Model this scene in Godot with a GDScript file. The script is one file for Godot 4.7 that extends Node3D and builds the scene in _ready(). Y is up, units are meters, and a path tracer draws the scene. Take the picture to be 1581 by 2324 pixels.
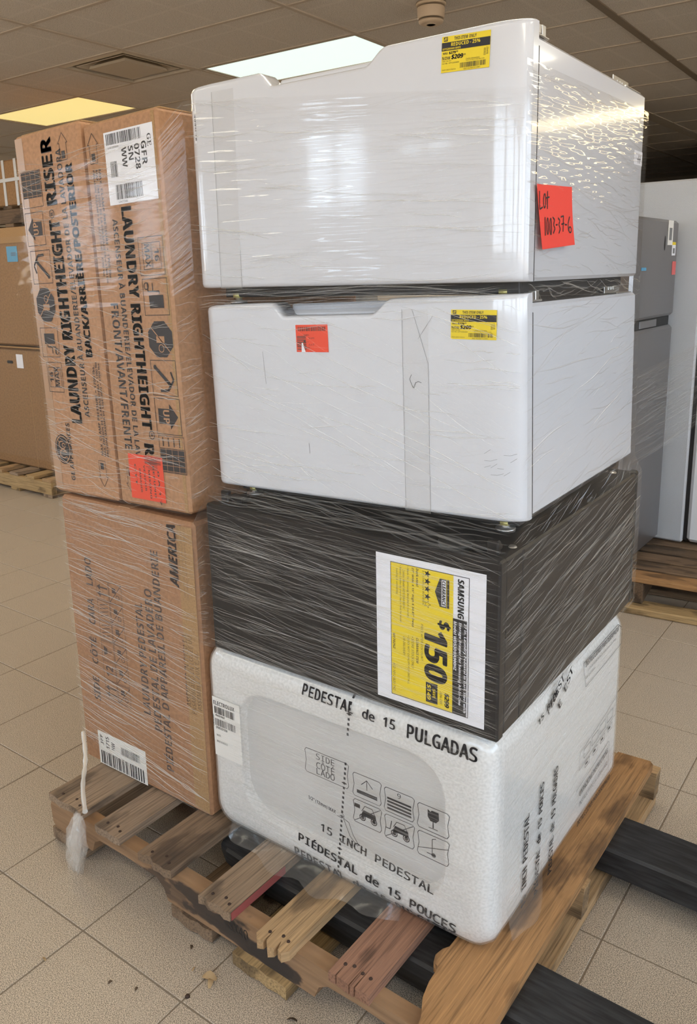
extends Node3D
# A pallet of laundry pedestals wrapped in stretch film, in a discount warehouse. Metres, y up; x runs along the pallet's stringers, the front of the goods faces +z.

const CEIL_H := 2.702
const TILE := 0.3175
const GRID := 0.6096
const DECK := 0.1346

var rng := RandomNumberGenerator.new()
var M := {}
var taken := {}
var fonts := {}
var ink_cache := {}

# ---------------------------------------------------------------- naming helpers
func numbered(called: String) -> String:
	if not taken.has(called):
		taken[called] = 0
		return called
	taken[called] += 1
	return "%s_%03d" % [called, taken[called]]

func tag(o: Node, label: String, category: String, group := "") -> void:
	o.set_meta("label", label)
	o.set_meta("category", category)
	if group != "":
		o.set_meta("group", group)

func thing(called: String, label: String, category: String, at := Vector3.ZERO, turn := Basis(), group := "") -> Node3D:
	var o := Node3D.new()
	o.name = numbered(called)
	add_child(o)
	o.transform = Transform3D(turn, at)
	tag(o, label, category, group)
	return o

func structure(called: String, mesh: Mesh, mat: Material, at := Vector3.ZERO, turn := Basis()) -> MeshInstance3D:
	var o := MeshInstance3D.new()
	o.name = numbered(called)
	o.mesh = mesh
	o.material_override = mat
	add_child(o)
	o.transform = Transform3D(turn, at)
	o.set_meta("kind", "structure")
	return o

func part(parent: Node, called: String, mesh: Mesh, mat: Material, at := Vector3.ZERO, turn := Basis(), label := "") -> MeshInstance3D:
	var o := MeshInstance3D.new()
	o.name = called
	o.mesh = mesh
	o.material_override = mat
	parent.add_child(o, true)
	o.transform = Transform3D(turn, at)
	if label != "":
		o.set_meta("label", label)
	return o

# ---------------------------------------------------------------- mesh helpers
class Soup:
	var v := PackedVector3Array()
	var n := PackedVector3Array()
	var uv := PackedVector2Array()
	var ix := PackedInt32Array()
	func vert(p: Vector3, nn: Vector3, t := Vector2.ZERO) -> int:
		v.append(p)
		n.append(nn)
		uv.append(t)
		return v.size() - 1
	func tri(a: int, b: int, c: int) -> void:
		ix.append(a)
		ix.append(b)
		ix.append(c)
	func flat_quad(a: Vector3, b: Vector3, c: Vector3, d: Vector3) -> void:
		var nn := (c - a).cross(b - a)
		if nn.length() < 1e-12:
			nn = (d - a).cross(c - a)
		nn = nn.normalized()
		var k := vert(a, nn, Vector2(0, 0))
		vert(b, nn, Vector2(1, 0))
		vert(c, nn, Vector2(1, 1))
		vert(d, nn, Vector2(0, 1))
		tri(k, k + 1, k + 2)
		tri(k, k + 2, k + 3)
	func flat_tri(a: Vector3, b: Vector3, c: Vector3) -> void:
		var nn := (c - a).cross(b - a).normalized()
		var k := vert(a, nn)
		vert(b, nn)
		vert(c, nn)
		tri(k, k + 1, k + 2)
	func add(o: Soup, x: Transform3D) -> void:
		var base := v.size()
		for i in o.v.size():
			vert(x * o.v[i], (x.basis * o.n[i]).normalized(), o.uv[i])
		for i in o.ix:
			ix.append(base + i)
	func mesh() -> ArrayMesh:
		# every face turned to the side its normals point to
		for i in range(0, ix.size(), 3):
			var p := v[ix[i]]
			if (v[ix[i + 2]] - p).cross(v[ix[i + 1]] - p).dot(n[ix[i]] + n[ix[i + 1]] + n[ix[i + 2]]) < 0.0:
				var w := ix[i + 1]
				ix[i + 1] = ix[i + 2]
				ix[i + 2] = w
		var a := []
		a.resize(Mesh.ARRAY_MAX)
		a[Mesh.ARRAY_VERTEX] = v
		a[Mesh.ARRAY_NORMAL] = n
		a[Mesh.ARRAY_TEX_UV] = uv
		a[Mesh.ARRAY_INDEX] = ix
		var m := ArrayMesh.new()
		m.add_surface_from_arrays(Mesh.PRIMITIVE_TRIANGLES, a)
		return m

# box with chamfered edges, centred on c
func chamfer(s: Soup, c: Vector3, size: Vector3, r: float) -> void:
	var h := size * 0.5
	var f := func(ax: int, sg: float) -> Array:
		var u := (ax + 1) % 3
		var w := (ax + 2) % 3
		var out := []
		for k in [[-1, -1], [1, -1], [1, 1], [-1, 1]]:
			var p := Vector3.ZERO
			p[ax] = sg * h[ax]
			p[u] = k[0] * (h[u] - r)
			p[w] = k[1] * (h[w] - r)
			out.append(c + p)
		if sg > 0:
			out.reverse()
		return out
	for ax in 3:
		for sg in [-1.0, 1.0]:
			var q: Array = f.call(ax, sg)
			s.flat_quad(q[0], q[1], q[2], q[3])
	for ax in 3:
		var u := (ax + 1) % 3
		var w := (ax + 2) % 3
		for a in [-1.0, 1.0]:
			for b in [-1.0, 1.0]:
				var pts := []
				for k in [[-1, 0], [1, 0], [1, 1], [-1, 1]]:
					var p := Vector3.ZERO
					p[ax] = k[0] * (h[ax] - r)
					p[u] = a * (h[u] - (r if k[1] == 1 else 0.0))
					p[w] = b * (h[w] - (r if k[1] == 0 else 0.0))
					pts.append(c + p)
				var nn: Vector3 = ((pts[2] - pts[0]) as Vector3).cross(pts[1] - pts[0])
				var outw := Vector3.ZERO
				outw[u] = a
				outw[w] = b
				if nn.dot(outw) < 0:
					pts.reverse()
				s.flat_quad(pts[0], pts[1], pts[2], pts[3])
	for a in [-1.0, 1.0]:
		for b in [-1.0, 1.0]:
			for d in [-1.0, 1.0]:
				var p0 := c + Vector3(a * h.x, b * (h.y - r), d * (h.z - r))
				var p1 := c + Vector3(a * (h.x - r), b * h.y, d * (h.z - r))
				var p2 := c + Vector3(a * (h.x - r), b * (h.y - r), d * h.z)
				if (p2 - p0).cross(p1 - p0).dot(Vector3(a, b, d)) < 0:
					s.flat_tri(p0, p2, p1)
				else:
					s.flat_tri(p0, p1, p2)

func cbox(size: Vector3, r := 0.003, c := Vector3.ZERO) -> ArrayMesh:
	var s := Soup.new()
	chamfer(s, c, size, minf(r, minf(size.x, minf(size.y, size.z)) * 0.3))
	return s.mesh()

# a box standing on y = 0
func base_box(size: Vector3, r := 0.004) -> ArrayMesh:
	return cbox(size, r, Vector3(0, size.y * 0.5, 0))

# prism: outline in the plane (x, y), thickness along z from z0 to z1
func prism(s: Soup, poly: PackedVector2Array, z0: float, z1: float, x := Transform3D()) -> void:
	var p := poly
	if Geometry2D.is_polygon_clockwise(p):
		p = p.duplicate()
		p.reverse()
	var t := Geometry2D.triangulate_polygon(p)
	for z in [z0, z1]:
		var nn := x.basis * Vector3(0, 0, 1 if z == z1 else -1)
		var k := s.v.size()
		for q in p:
			s.vert(x * Vector3(q.x, q.y, z), nn, q)
		for i in range(0, t.size(), 3):
			if z == z1:
				s.tri(k + t[i], k + t[i + 2], k + t[i + 1])
			else:
				s.tri(k + t[i], k + t[i + 1], k + t[i + 2])
	for i in p.size():
		var a := p[i]
		var b := p[(i + 1) % p.size()]
		s.flat_quad(x * Vector3(a.x, a.y, z1), x * Vector3(a.x, a.y, z0), x * Vector3(b.x, b.y, z0), x * Vector3(b.x, b.y, z1))
		var k4 := s.uv.size()
		s.uv[k4 - 4] = a
		s.uv[k4 - 3] = a + Vector2(0, (z1 - z0) * 0.5)
		s.uv[k4 - 2] = b + Vector2(0, (z1 - z0) * 0.5)
		s.uv[k4 - 1] = b

func prism_mesh(poly: PackedVector2Array, z0: float, z1: float) -> ArrayMesh:
	var s := Soup.new()
	prism(s, poly, z0, z1)
	return s.mesh()

# rings of equal point counts joined to one skin with smooth normals
func loft(s: Soup, rings: Array, closed := true, cap0 := false, cap1 := false, flip := false) -> void:
	var m: int = rings[0].size()
	var k0 := s.v.size()
	for r in rings.size():
		for i in m:
			var ia := (i - 1 + m) % m if closed else maxi(i - 1, 0)
			var ib := (i + 1) % m if closed else mini(i + 1, m - 1)
			var along: Vector3 = rings[mini(r + 1, rings.size() - 1)][i] - rings[maxi(r - 1, 0)][i]
			var round_: Vector3 = rings[r][ib] - rings[r][ia]
			var nn := round_.cross(along)
			nn = nn.normalized() if nn.length() > 1e-14 else Vector3.UP
			if flip:
				nn = -nn
			s.vert(rings[r][i], nn, Vector2(float(i) / m, float(r) / rings.size()))
	for r in rings.size() - 1:
		for i in (m if closed else m - 1):
			var j := (i + 1) % m
			var a := k0 + r * m + i
			var b := k0 + r * m + j
			var c := k0 + (r + 1) * m + j
			var d := k0 + (r + 1) * m + i
			s.tri(a, c, b)
			s.tri(a, d, c)
	for e in [[cap0, 0], [cap1, rings.size() - 1]]:
		if e[0]:
			var ring: Array = rings[e[1]]
			var mid := Vector3.ZERO
			for q in ring:
				mid += q
			mid /= m
			var nn2: Vector3 = ((ring[1] - mid) as Vector3).cross(ring[0] - mid).normalized()
			if (e[1] == 0) == flip:
				pass
			var other: Vector3 = rings[1][0] if e[1] == 0 else rings[rings.size() - 2][0]
			if nn2.dot(mid - other) < 0:
				nn2 = -nn2
			var kc := s.vert(mid, nn2)
			for i in m:
				s.vert(ring[i], nn2)
			for i in m:
				s.tri(kc, kc + 1 + i, kc + 1 + (i + 1) % m)

# rounded rectangle of n points per corner, in the plane z
func round_rect(w: float, h: float, r: float, z: float, n := 5, c := Vector2.ZERO) -> Array:
	var out := []
	var q := [[1, 1, 0.0], [-1, 1, 90.0], [-1, -1, 180.0], [1, -1, 270.0]]
	for k in q:
		for i in n + 1:
			var a := deg_to_rad(k[2] + 90.0 * i / n)
			out.append(Vector3(c.x + k[0] * (w * 0.5 - r) + r * cos(a), c.y + k[1] * (h * 0.5 - r) + r * sin(a), z))
	return out

# tube along points
func tube(s: Soup, pts: Array, rad: Array, sides := 10, caps := true) -> void:
	var rings := []
	for i in pts.size():
		var d: Vector3 = (pts[mini(i + 1, pts.size() - 1)] - pts[maxi(i - 1, 0)]).normalized()
		var u := d.cross(Vector3.UP if absf(d.y) < 0.9 else Vector3.RIGHT).normalized()
		var w := d.cross(u)
		var ring := []
		for k in sides:
			var a := TAU * k / sides
			ring.append(pts[i] + (u * cos(a) + w * sin(a)) * rad[i])
		rings.append(ring)
	loft(s, rings, true, caps, caps)

# lathe about y; profile of Vector2(radius, height)
func lathe(s: Soup, prof: Array, sides := 24, c := Vector3.ZERO) -> void:
	var rings := []
	for q in prof:
		var ring := []
		for k in sides:
			var a := TAU * k / sides
			ring.append(c + Vector3(cos(a) * q.x, q.y, sin(a) * q.x))
		rings.append(ring)
	loft(s, rings, true, false, false)

func turned(yaw: float, rz := 0.0) -> Basis:
	return Basis(Vector3.UP, yaw) * Basis(Vector3(0, 0, 1), rz)

# ---------------------------------------------------------------- print: lettering and marks as flat ink, in the plane of a face (x right, y up)
class Ink:
	var v := PackedVector3Array()
	var ix := PackedInt32Array()
	func poly(p: PackedVector2Array, z := 0.0) -> void:
		var t := Geometry2D.triangulate_polygon(p)
		var k := v.size()
		for q in p:
			v.append(Vector3(q.x, q.y, z))
		for i in t:
			ix.append(k + i)
	func rect(x0: float, y0: float, x1: float, y1: float, z := 0.0) -> void:
		poly(PackedVector2Array([Vector2(x0, y0), Vector2(x1, y0), Vector2(x1, y1), Vector2(x0, y1)]), z)
	func line(a: Vector2, b: Vector2, w: float, z := 0.0) -> void:
		var d := (b - a).normalized().orthogonal() * w * 0.5
		poly(PackedVector2Array([a + d, b + d, b - d, a - d]), z)
	func path(p: Array, w: float, shut := false, z := 0.0) -> void:
		for i in (p.size() if shut else p.size() - 1):
			line(p[i], p[(i + 1) % p.size()], w, z)
	func frame(x0: float, y0: float, x1: float, y1: float, w: float, z := 0.0) -> void:
		rect(x0, y0, x1, y0 + w, z)
		rect(x0, y1 - w, x1, y1, z)
		rect(x0, y0 + w, x0 + w, y1 - w, z)
		rect(x1 - w, y0 + w, x1, y1 - w, z)
	func disc(c: Vector2, rx: float, ry: float, z := 0.0, n := 28) -> void:
		var p := PackedVector2Array()
		for i in n:
			p.append(c + Vector2(cos(TAU * i / n) * rx, sin(TAU * i / n) * ry))
		poly(p, z)
	func ring(c: Vector2, rx: float, ry: float, w: float, z := 0.0, n := 28, from := 0.0, to := TAU) -> void:
		for i in n:
			var a := from + (to - from) * i / n
			var b := from + (to - from) * (i + 1) / n
			var ca := Vector2(cos(a), sin(a))
			var cb := Vector2(cos(b), sin(b))
			poly(PackedVector2Array([c + Vector2(ca.x * rx, ca.y * ry), c + Vector2(cb.x * rx, cb.y * ry), c + Vector2(cb.x * (rx - w), cb.y * (ry - w)), c + Vector2(ca.x * (rx - w), ca.y * (ry - w))]), z)
	func bars(x0: float, y0: float, x1: float, y1: float, seed_: int, tall := true, n := 26) -> void:
		var r := RandomNumberGenerator.new()
		r.seed = seed_
		var t := 0.0
		var wide := []
		while wide.size() < n * 2:
			wide.append(float(r.randi_range(1, 3)))
			t += wide[-1]
		var at := 0.0
		for i in wide.size():
			var a: float = at / t
			at += wide[i]
			var b: float = at / t
			if i % 2 == 0:
				if tall:
					rect(lerpf(x0, x1, a), y0, lerpf(x0, x1, b), y1)
				else:
					rect(x0, lerpf(y0, y1, a), x1, lerpf(y0, y1, b))
	func mesh() -> ArrayMesh:
		for i in range(0, ix.size(), 3):
			var p := v[ix[i]]
			if (v[ix[i + 2]] - p).cross(v[ix[i + 1]] - p).z < 0.0:
				var w := ix[i + 1]
				ix[i + 1] = ix[i + 2]
				ix[i + 2] = w
		var n := PackedVector3Array()
		n.resize(v.size())
		n.fill(Vector3(0, 0, 1))
		var a := []
		a.resize(Mesh.ARRAY_MAX)
		a[Mesh.ARRAY_VERTEX] = v
		a[Mesh.ARRAY_NORMAL] = n
		a[Mesh.ARRAY_INDEX] = ix
		var m := ArrayMesh.new()
		m.add_surface_from_arrays(Mesh.PRIMITIVE_TRIANGLES, a)
		return m

func font(kind: String) -> Font:
	if not fonts.has(kind):
		var f := SystemFont.new()
		f.font_names = PackedStringArray(["Droid Sans Mono" if kind.begins_with("mono") else "Droid Serif" if kind.begins_with("serif") else "Droid Sans"])
		f.font_weight = 700 if kind.contains("bold") or kind.contains("black") else 400
		fonts[kind] = f
	return fonts[kind]

# words in a box w wide and h tall whose start (lower left as read) is at p; rot in degrees, lean slants them
func words(k: Ink, s: String, p: Vector2, w: float, h: float, rot := 0.0, kind := "sans", lean := 0.0, z := 0.0) -> void:
	var key := kind + "|" + s
	if not ink_cache.has(key):
		var tm := TextMesh.new()
		tm.text = s
		tm.font = font(kind)
		tm.font_size = 48
		tm.pixel_size = 0.01
		tm.depth = 0.0
		tm.curve_step = 2.0
		tm.width = 100000.0
		tm.horizontal_alignment = HORIZONTAL_ALIGNMENT_LEFT
		var arr := tm.surface_get_arrays(0)
		var vv: PackedVector3Array = arr[Mesh.ARRAY_VERTEX]
		var ii: PackedInt32Array = arr[Mesh.ARRAY_INDEX] if arr[Mesh.ARRAY_INDEX] != null else PackedInt32Array(range(vv.size()))
		var lo := Vector2(1e9, 1e9)
		var hi := -lo
		for q in vv:
			lo = lo.min(Vector2(q.x, q.y))
			hi = hi.max(Vector2(q.x, q.y))
		ink_cache[key] = [vv, ii, lo, hi]
	var got: Array = ink_cache[key]
	var lo2: Vector2 = got[2]
	var ext: Vector2 = (got[3] as Vector2) - lo2
	var turn := deg_to_rad(rot)
	# heavy faces: the strokes are widened by printing the letters again a hair to each side
	var shifts := [Vector2.ZERO]
	if kind.contains("black") or kind == "mono-bold":
		var g := h * 0.042
		shifts = [Vector2(-g, 0), Vector2(g, 0), Vector2(0, g * 0.5), Vector2(0, -g * 0.5)]
	for sh in shifts:
		var base := k.v.size()
		for q in (got[0] as PackedVector3Array):
			var a: Vector2 = Vector2((q.x - lo2.x) / ext.x * w, (q.y - lo2.y) / ext.y * h) + sh
			a.x += a.y * lean
			a = a.rotated(turn) + p
			k.v.append(Vector3(a.x, a.y, z))
		for i in (got[1] as PackedInt32Array):
			k.ix.append(base + i)

func put_ink(parent: Node, called: String, k: Ink, mat: Material, at: Vector3, turn := Basis(), label := "") -> MeshInstance3D:
	return part(parent, called, k.mesh(), mat, at, turn, label)

# ---------------------------------------------------------------- materials
func noise_tex(sd: int, freq: float, ramp: Array, oct := 4, w := 512, h := 512, kind := FastNoiseLite.TYPE_SIMPLEX_SMOOTH) -> NoiseTexture2D:
	var n := FastNoiseLite.new()
	n.seed = sd
	n.frequency = freq
	n.fractal_octaves = oct
	n.noise_type = kind
	var t := NoiseTexture2D.new()
	t.width = w
	t.height = h
	t.seamless = true
	t.noise = n
	var g := Gradient.new()
	g.offsets = PackedFloat32Array()
	g.colors = PackedColorArray()
	var offs := PackedFloat32Array()
	var cols := PackedColorArray()
	for r in ramp:
		offs.append(r[0])
		cols.append(r[1])
	g.offsets = offs
	g.colors = cols
	t.color_ramp = g
	return t

func lin(r: float, g: float, b: float) -> Color:
	return Color(r, g, b).linear_to_srgb()

func grey(x: float) -> Color:
	return Color(x, x, x)

func mat(color: Color, rough := 0.6, metal := 0.0) -> StandardMaterial3D:
	var m := StandardMaterial3D.new()
	m.albedo_color = color
	m.roughness = rough
	m.metallic = metal
	return m

func textured(color: Color, tex: Texture2D, scale: Vector3, rough := 0.7, bump: Texture2D = null, depth := 0.05, world := false, off := Vector3.ZERO) -> StandardMaterial3D:
	var m := mat(color, rough)
	m.albedo_texture = tex
	m.uv1_triplanar = true
	m.uv1_world_triplanar = world
	m.uv1_triplanar_sharpness = 8.0
	m.uv1_scale = scale
	m.uv1_offset = off
	if bump:
		m.heightmap_enabled = true
		m.heightmap_texture = bump
		m.heightmap_scale = depth
	return m

func film(alpha: float, rough := 0.06, gloss := 0.5) -> StandardMaterial3D:
	var m := StandardMaterial3D.new()
	m.albedo_color = Color(0.95, 0.94, 0.92, alpha)
	m.transparency = BaseMaterial3D.TRANSPARENCY_ALPHA
	m.roughness = rough
	m.metallic_specular = gloss
	m.cull_mode = BaseMaterial3D.CULL_DISABLED
	return m

func make_materials() -> void:
	var speck := noise_tex(3, 0.11, [[0.0, grey(0.55)], [0.36, grey(0.72)], [0.5, grey(0.86)], [0.75, grey(1.0)]], 5)
	var fine := noise_tex(5, 0.30, [[0.0, grey(0.3)], [0.40, grey(0.60)], [0.5, grey(0.85)], [0.8, grey(1.0)]], 3)
	var pits := noise_tex(9, 0.22, [[0.0, grey(0.2)], [0.27, grey(0.55)], [0.36, grey(0.95)], [1.0, grey(1.0)]], 3)
	var grain := noise_tex(11, 0.022, [[0.0, grey(0.66)], [0.32, grey(0.84)], [0.46, grey(0.96)], [0.53, grey(0.88)], [0.75, grey(1.0)]], 6)
	var fibre := noise_tex(13, 0.05, [[0.0, grey(0.84)], [0.5, grey(0.93)], [1.0, grey(1.0)]], 5)
	var smear := noise_tex(17, 0.012, [[0.0, grey(0.55)], [0.5, grey(0.8)], [1.0, grey(1.0)]], 6)
	M.fine = fine
	M.grain = grain
	M.smear = smear
	M.floor_tile = textured(lin(0.74, 0.61, 0.475), fine, Vector3.ONE * 2.6, 0.42, fine, 0.02, true)
	M.grout = mat(lin(0.21, 0.165, 0.12), 0.9)
	M.ceiling_tile = textured(lin(0.78, 0.735, 0.69), pits, Vector3.ONE * 2.2, 0.95, pits, 0.12, true)
	M.tee = mat(lin(0.50, 0.44, 0.38), 0.6)
	M.tee_wide = mat(lin(0.22, 0.18, 0.14), 0.7)
	M.wall = mat(lin(0.55, 0.5, 0.44), 0.9)
	M.frame = mat(lin(0.12, 0.12, 0.12), 0.4, 0.6)
	M.enamel = mat(lin(0.665, 0.668, 0.695), 0.16)
	M.enamel.clearcoat_enabled = true
	M.enamel.clearcoat = 0.6
	M.enamel.clearcoat_roughness = 0.05
	M.fridge_white = textured(lin(0.90, 0.91, 0.94), speck, Vector3.ONE * 9.0, 0.32, speck, 0.2)
	M.fridge_smooth = mat(lin(0.86, 0.87, 0.90), 0.3)
	M.steel = mat(lin(0.30, 0.29, 0.29), 0.32, 0.85)
	M.dark_steel = mat(lin(0.016, 0.0145, 0.0145), 0.32, 0.0)
	M.dark_steel.metallic_specular = 0.4
	M.black = mat(lin(0.012, 0.012, 0.012), 0.5)
	M.base_dark = mat(lin(0.03, 0.028, 0.028), 0.5, 0.3)
	M.zinc = mat(lin(0.6, 0.58, 0.55), 0.3, 0.9)
	M.zinc_yellow = mat(lin(0.75, 0.65, 0.25), 0.35, 0.8)
	M.kraft = textured(lin(0.54, 0.285, 0.145), fibre, Vector3(3, 3, 3), 0.75)
	M.kraft_b = textured(lin(0.50, 0.262, 0.132), fibre, Vector3(3, 3, 3), 0.75)
	M.kraft_c = textured(lin(0.35, 0.19, 0.08), fibre, Vector3(2, 2, 2), 0.8)  # darker kraft: shade on the left cartons is partly put into the colour
	M.kraft_edge = textured(lin(0.46, 0.27, 0.12), fibre, Vector3(6, 6, 6), 0.85)
	M.kraft_d = textured(lin(0.44, 0.225, 0.112), fibre, Vector3(3, 3, 3), 0.75)
	M.tape = mat(lin(0.46, 0.28, 0.17), 0.25)
	M.foam = textured(lin(0.92, 0.90, 0.87), fibre, Vector3.ONE * 5.0, 0.75)
	M.inner_panel = mat(lin(0.64, 0.625, 0.605), 0.5)
	M.ink = mat(lin(0.018, 0.016, 0.018), 0.6)
	M.ink_print = mat(lin(0.030, 0.024, 0.024), 0.65)
	M.ink_fade_grey = mat(lin(0.20, 0.20, 0.20), 0.7)
	M.ink_soft = mat(lin(0.09, 0.06, 0.05), 0.7)
	M.ink_fade = mat(lin(0.14, 0.08, 0.05), 0.7)
	M.paper = mat(lin(0.80, 0.79, 0.82), 0.7)
	M.paper_warm = mat(lin(0.78, 0.75, 0.70), 0.7)
	M.yellow = mat(lin(0.80, 0.60, 0.02), 0.6)
	M.red = mat(lin(0.78, 0.055, 0.035), 0.6)
	M.orange_red = mat(lin(0.80, 0.075, 0.03), 0.5)
	M.sky_blue = mat(lin(0.10, 0.33, 0.52), 0.6)
	M.pink = mat(lin(0.70, 0.14, 0.13), 0.6)
	M.strap = mat(lin(0.55, 0.55, 0.56), 0.4)
	M.plastic_beige = mat(lin(0.58, 0.47, 0.36), 0.45)
	M.vent = mat(lin(0.52, 0.46, 0.38), 0.5)
	M.fork = textured(lin(0.055, 0.055, 0.058), smear, Vector3(1.2, 14, 14), 0.45, smear, 0.03)
	M.fork.metallic = 0.35
	M.film_clear = film(0.015, 0.05, 0.32)
	M.film_haze = film(0.012, 0.06, 0.30)
	M.film_bag = film(0.20, 0.18)
	M.film_pleat = film(0.10, 0.10, 0.55)
	M.film_pleat_thin = film(0.03, 0.08, 0.5)
	M.film_pleat_soft = film(0.05, 0.14, 0.4)
	M.film_gloss = film(0.02, 0.05, 0.5)
	M.film_crease = film(0.34, 0.12, 0.6)
	M.film_tape = film(0.05, 0.10, 0.4)
	M.film_rope = film(0.38, 0.2)
	M.film_crumple = film(0.15, 0.05, 0.7)
	M.film_loose = film(0.055, 0.20, 0.4)
	var wood_tones := [[0.34, 0.235, 0.150], [0.40, 0.285, 0.190], [0.27, 0.180, 0.112], [0.37, 0.265, 0.180], [0.52, 0.335, 0.170], [0.36, 0.185, 0.115], [0.47, 0.250, 0.100], [0.52, 0.35, 0.165], [0.16, 0.10, 0.055], [0.24, 0.15, 0.085]]
	M.wood = []
	var blotch := noise_tex(29, 0.006, [[0.0, Color(0.52, 0.52, 0.54)], [0.30, Color(0.74, 0.73, 0.72)], [0.42, Color(0.96, 0.95, 0.94)], [1.0, grey(1.0)]], 5)
	for i in wood_tones.size():
		var w: Array = wood_tones[i]
		var wm := textured(lin(w[0], w[1], w[2]) * 1.0, grain, Vector3(0.32, 12.0, 12.0), 0.8, grain, 0.08, false, Vector3(0.37 * i, 0.21 * i, 0.63 * i))
		# weather stains
		wm.detail_enabled = true
		wm.detail_blend_mode = BaseMaterial3D.BLEND_MODE_MUL
		wm.detail_albedo = blotch
		wm.detail_uv_layer = BaseMaterial3D.DETAIL_UV_2
		wm.uv2_triplanar = true
		wm.uv2_triplanar_sharpness = 8.0
		wm.uv2_scale = Vector3(0.9, 2.2, 2.2)
		wm.uv2_offset = Vector3(0.43 * i, 0.17 * i, 0.29 * i)
		M.wood.append(wm)
	M.char_wood = char_wood()
	M.wood_end = mat(lin(0.40, 0.27, 0.14), 0.9)
	M.wood_red = mat(lin(0.30, 0.07, 0.06), 0.8)
	M.rust = mat(lin(0.06, 0.035, 0.025), 0.8, 0.3)

# the front stringer: planed wood with soot-black scorch marks along its middle, 1.23 m by 0.154 m
func char_wood() -> StandardMaterial3D:
	var im := Image.create(1024, 128, false, Image.FORMAT_RGB8)
	var n1 := FastNoiseLite.new()
	n1.seed = 41
	n1.frequency = 0.012
	n1.fractal_octaves = 5
	var n2 := FastNoiseLite.new()
	n2.seed = 43
	n2.frequency = 0.01
	n2.fractal_octaves = 4
	# scorch marks: [x, y, half length, half height, depth]
	var burns := [[0.41, 0.088, 0.055, 0.034, 0.8], [0.48, 0.070, 0.070, 0.030, 0.6], [0.56, 0.076, 0.085, 0.034, 0.92], [0.66, 0.066, 0.095, 0.036, 0.95], [0.75, 0.064, 0.060, 0.032, 1.0], [0.81, 0.050, 0.035, 0.018, 0.95]]
	for x in 1024:
		for y in 128:
			var p := Vector2(x / 1024.0 * 1.23, y / 128.0 * 0.154)
			var g := n1.get_noise_2d(x * 0.35, y * 6.0) * 0.5 + 0.5
			var c := Color(0.36, 0.215, 0.115).lerp(Color(0.20, 0.115, 0.06), clampf(g * 1.3 - 0.25, 0.0, 1.0))
			var dark := 0.0
			for b in burns:
				var q := Vector2((p.x - b[0]) / b[2], (p.y - b[1]) / b[3])
				var d := q.length() + n2.get_noise_2d(x * 1.0, y * 2.2) * 1.1
				dark = maxf(dark, b[4] * clampf((1.15 - d) / 0.35, 0.0, 1.0))
			c = c.lerp(Color(0.022, 0.020, 0.020), dark * 0.93)
			im.set_pixel(x, y, c.linear_to_srgb())
	var m := mat(Color.WHITE, 0.8)
	m.albedo_texture = ImageTexture.create_from_image(im)
	m.uv1_scale = Vector3(1.0 / 1.23, 1.0 / 0.154, 1.0)
	return m

# ---------------------------------------------------------------- stretch film
# a sheet between four corners (a lower left, b lower right, c upper right, d upper left, seen from outside), pulled into shallow waves along `along`
func sheet(s: Soup, a: Vector3, b: Vector3, c: Vector3, d: Vector3, nu: int, nv: int, amp: float, ang: float, sd: int) -> void:
	var nz := FastNoiseLite.new()
	nz.seed = sd
	nz.frequency = 1.0
	nz.fractal_octaves = 2
	var nn := (b - a).cross(d - a).normalized()
	var wid := (b - a).length()
	var hei := (d - a).length()
	var k0 := s.v.size()
	var pos := []
	for j in nv + 1:
		for i in nu + 1:
			var u := float(i) / nu
			var v := float(j) / nv
			var q := Vector2(u * wid, v * hei).rotated(-ang)
			var edge := minf(1.0, 8.0 * minf(minf(u, 1.0 - u), minf(v, 1.0 - v)) + 0.1)
			var p: Vector3 = a.lerp(b, u).lerp(d.lerp(c, u), v)
			pos.append(p + nn * amp * edge * nz.get_noise_2d(q.x * 3.2, q.y * 95.0))
	for j in nv + 1:
		for i in nu + 1:
			var du: Vector3 = pos[j * (nu + 1) + mini(i + 1, nu)] - pos[j * (nu + 1) + maxi(i - 1, 0)]
			var dv: Vector3 = pos[mini(j + 1, nv) * (nu + 1) + i] - pos[maxi(j - 1, 0) * (nu + 1) + i]
			s.vert(pos[j * (nu + 1) + i], du.cross(dv).normalized(), Vector2(float(i) / nu, float(j) / nv))
	for j in nv:
		for i in nu:
			var q := k0 + j * (nu + 1) + i
			s.tri(q, q + nu + 2, q + 1)
			s.tri(q, q + nu + 1, q + nu + 2)

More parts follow.
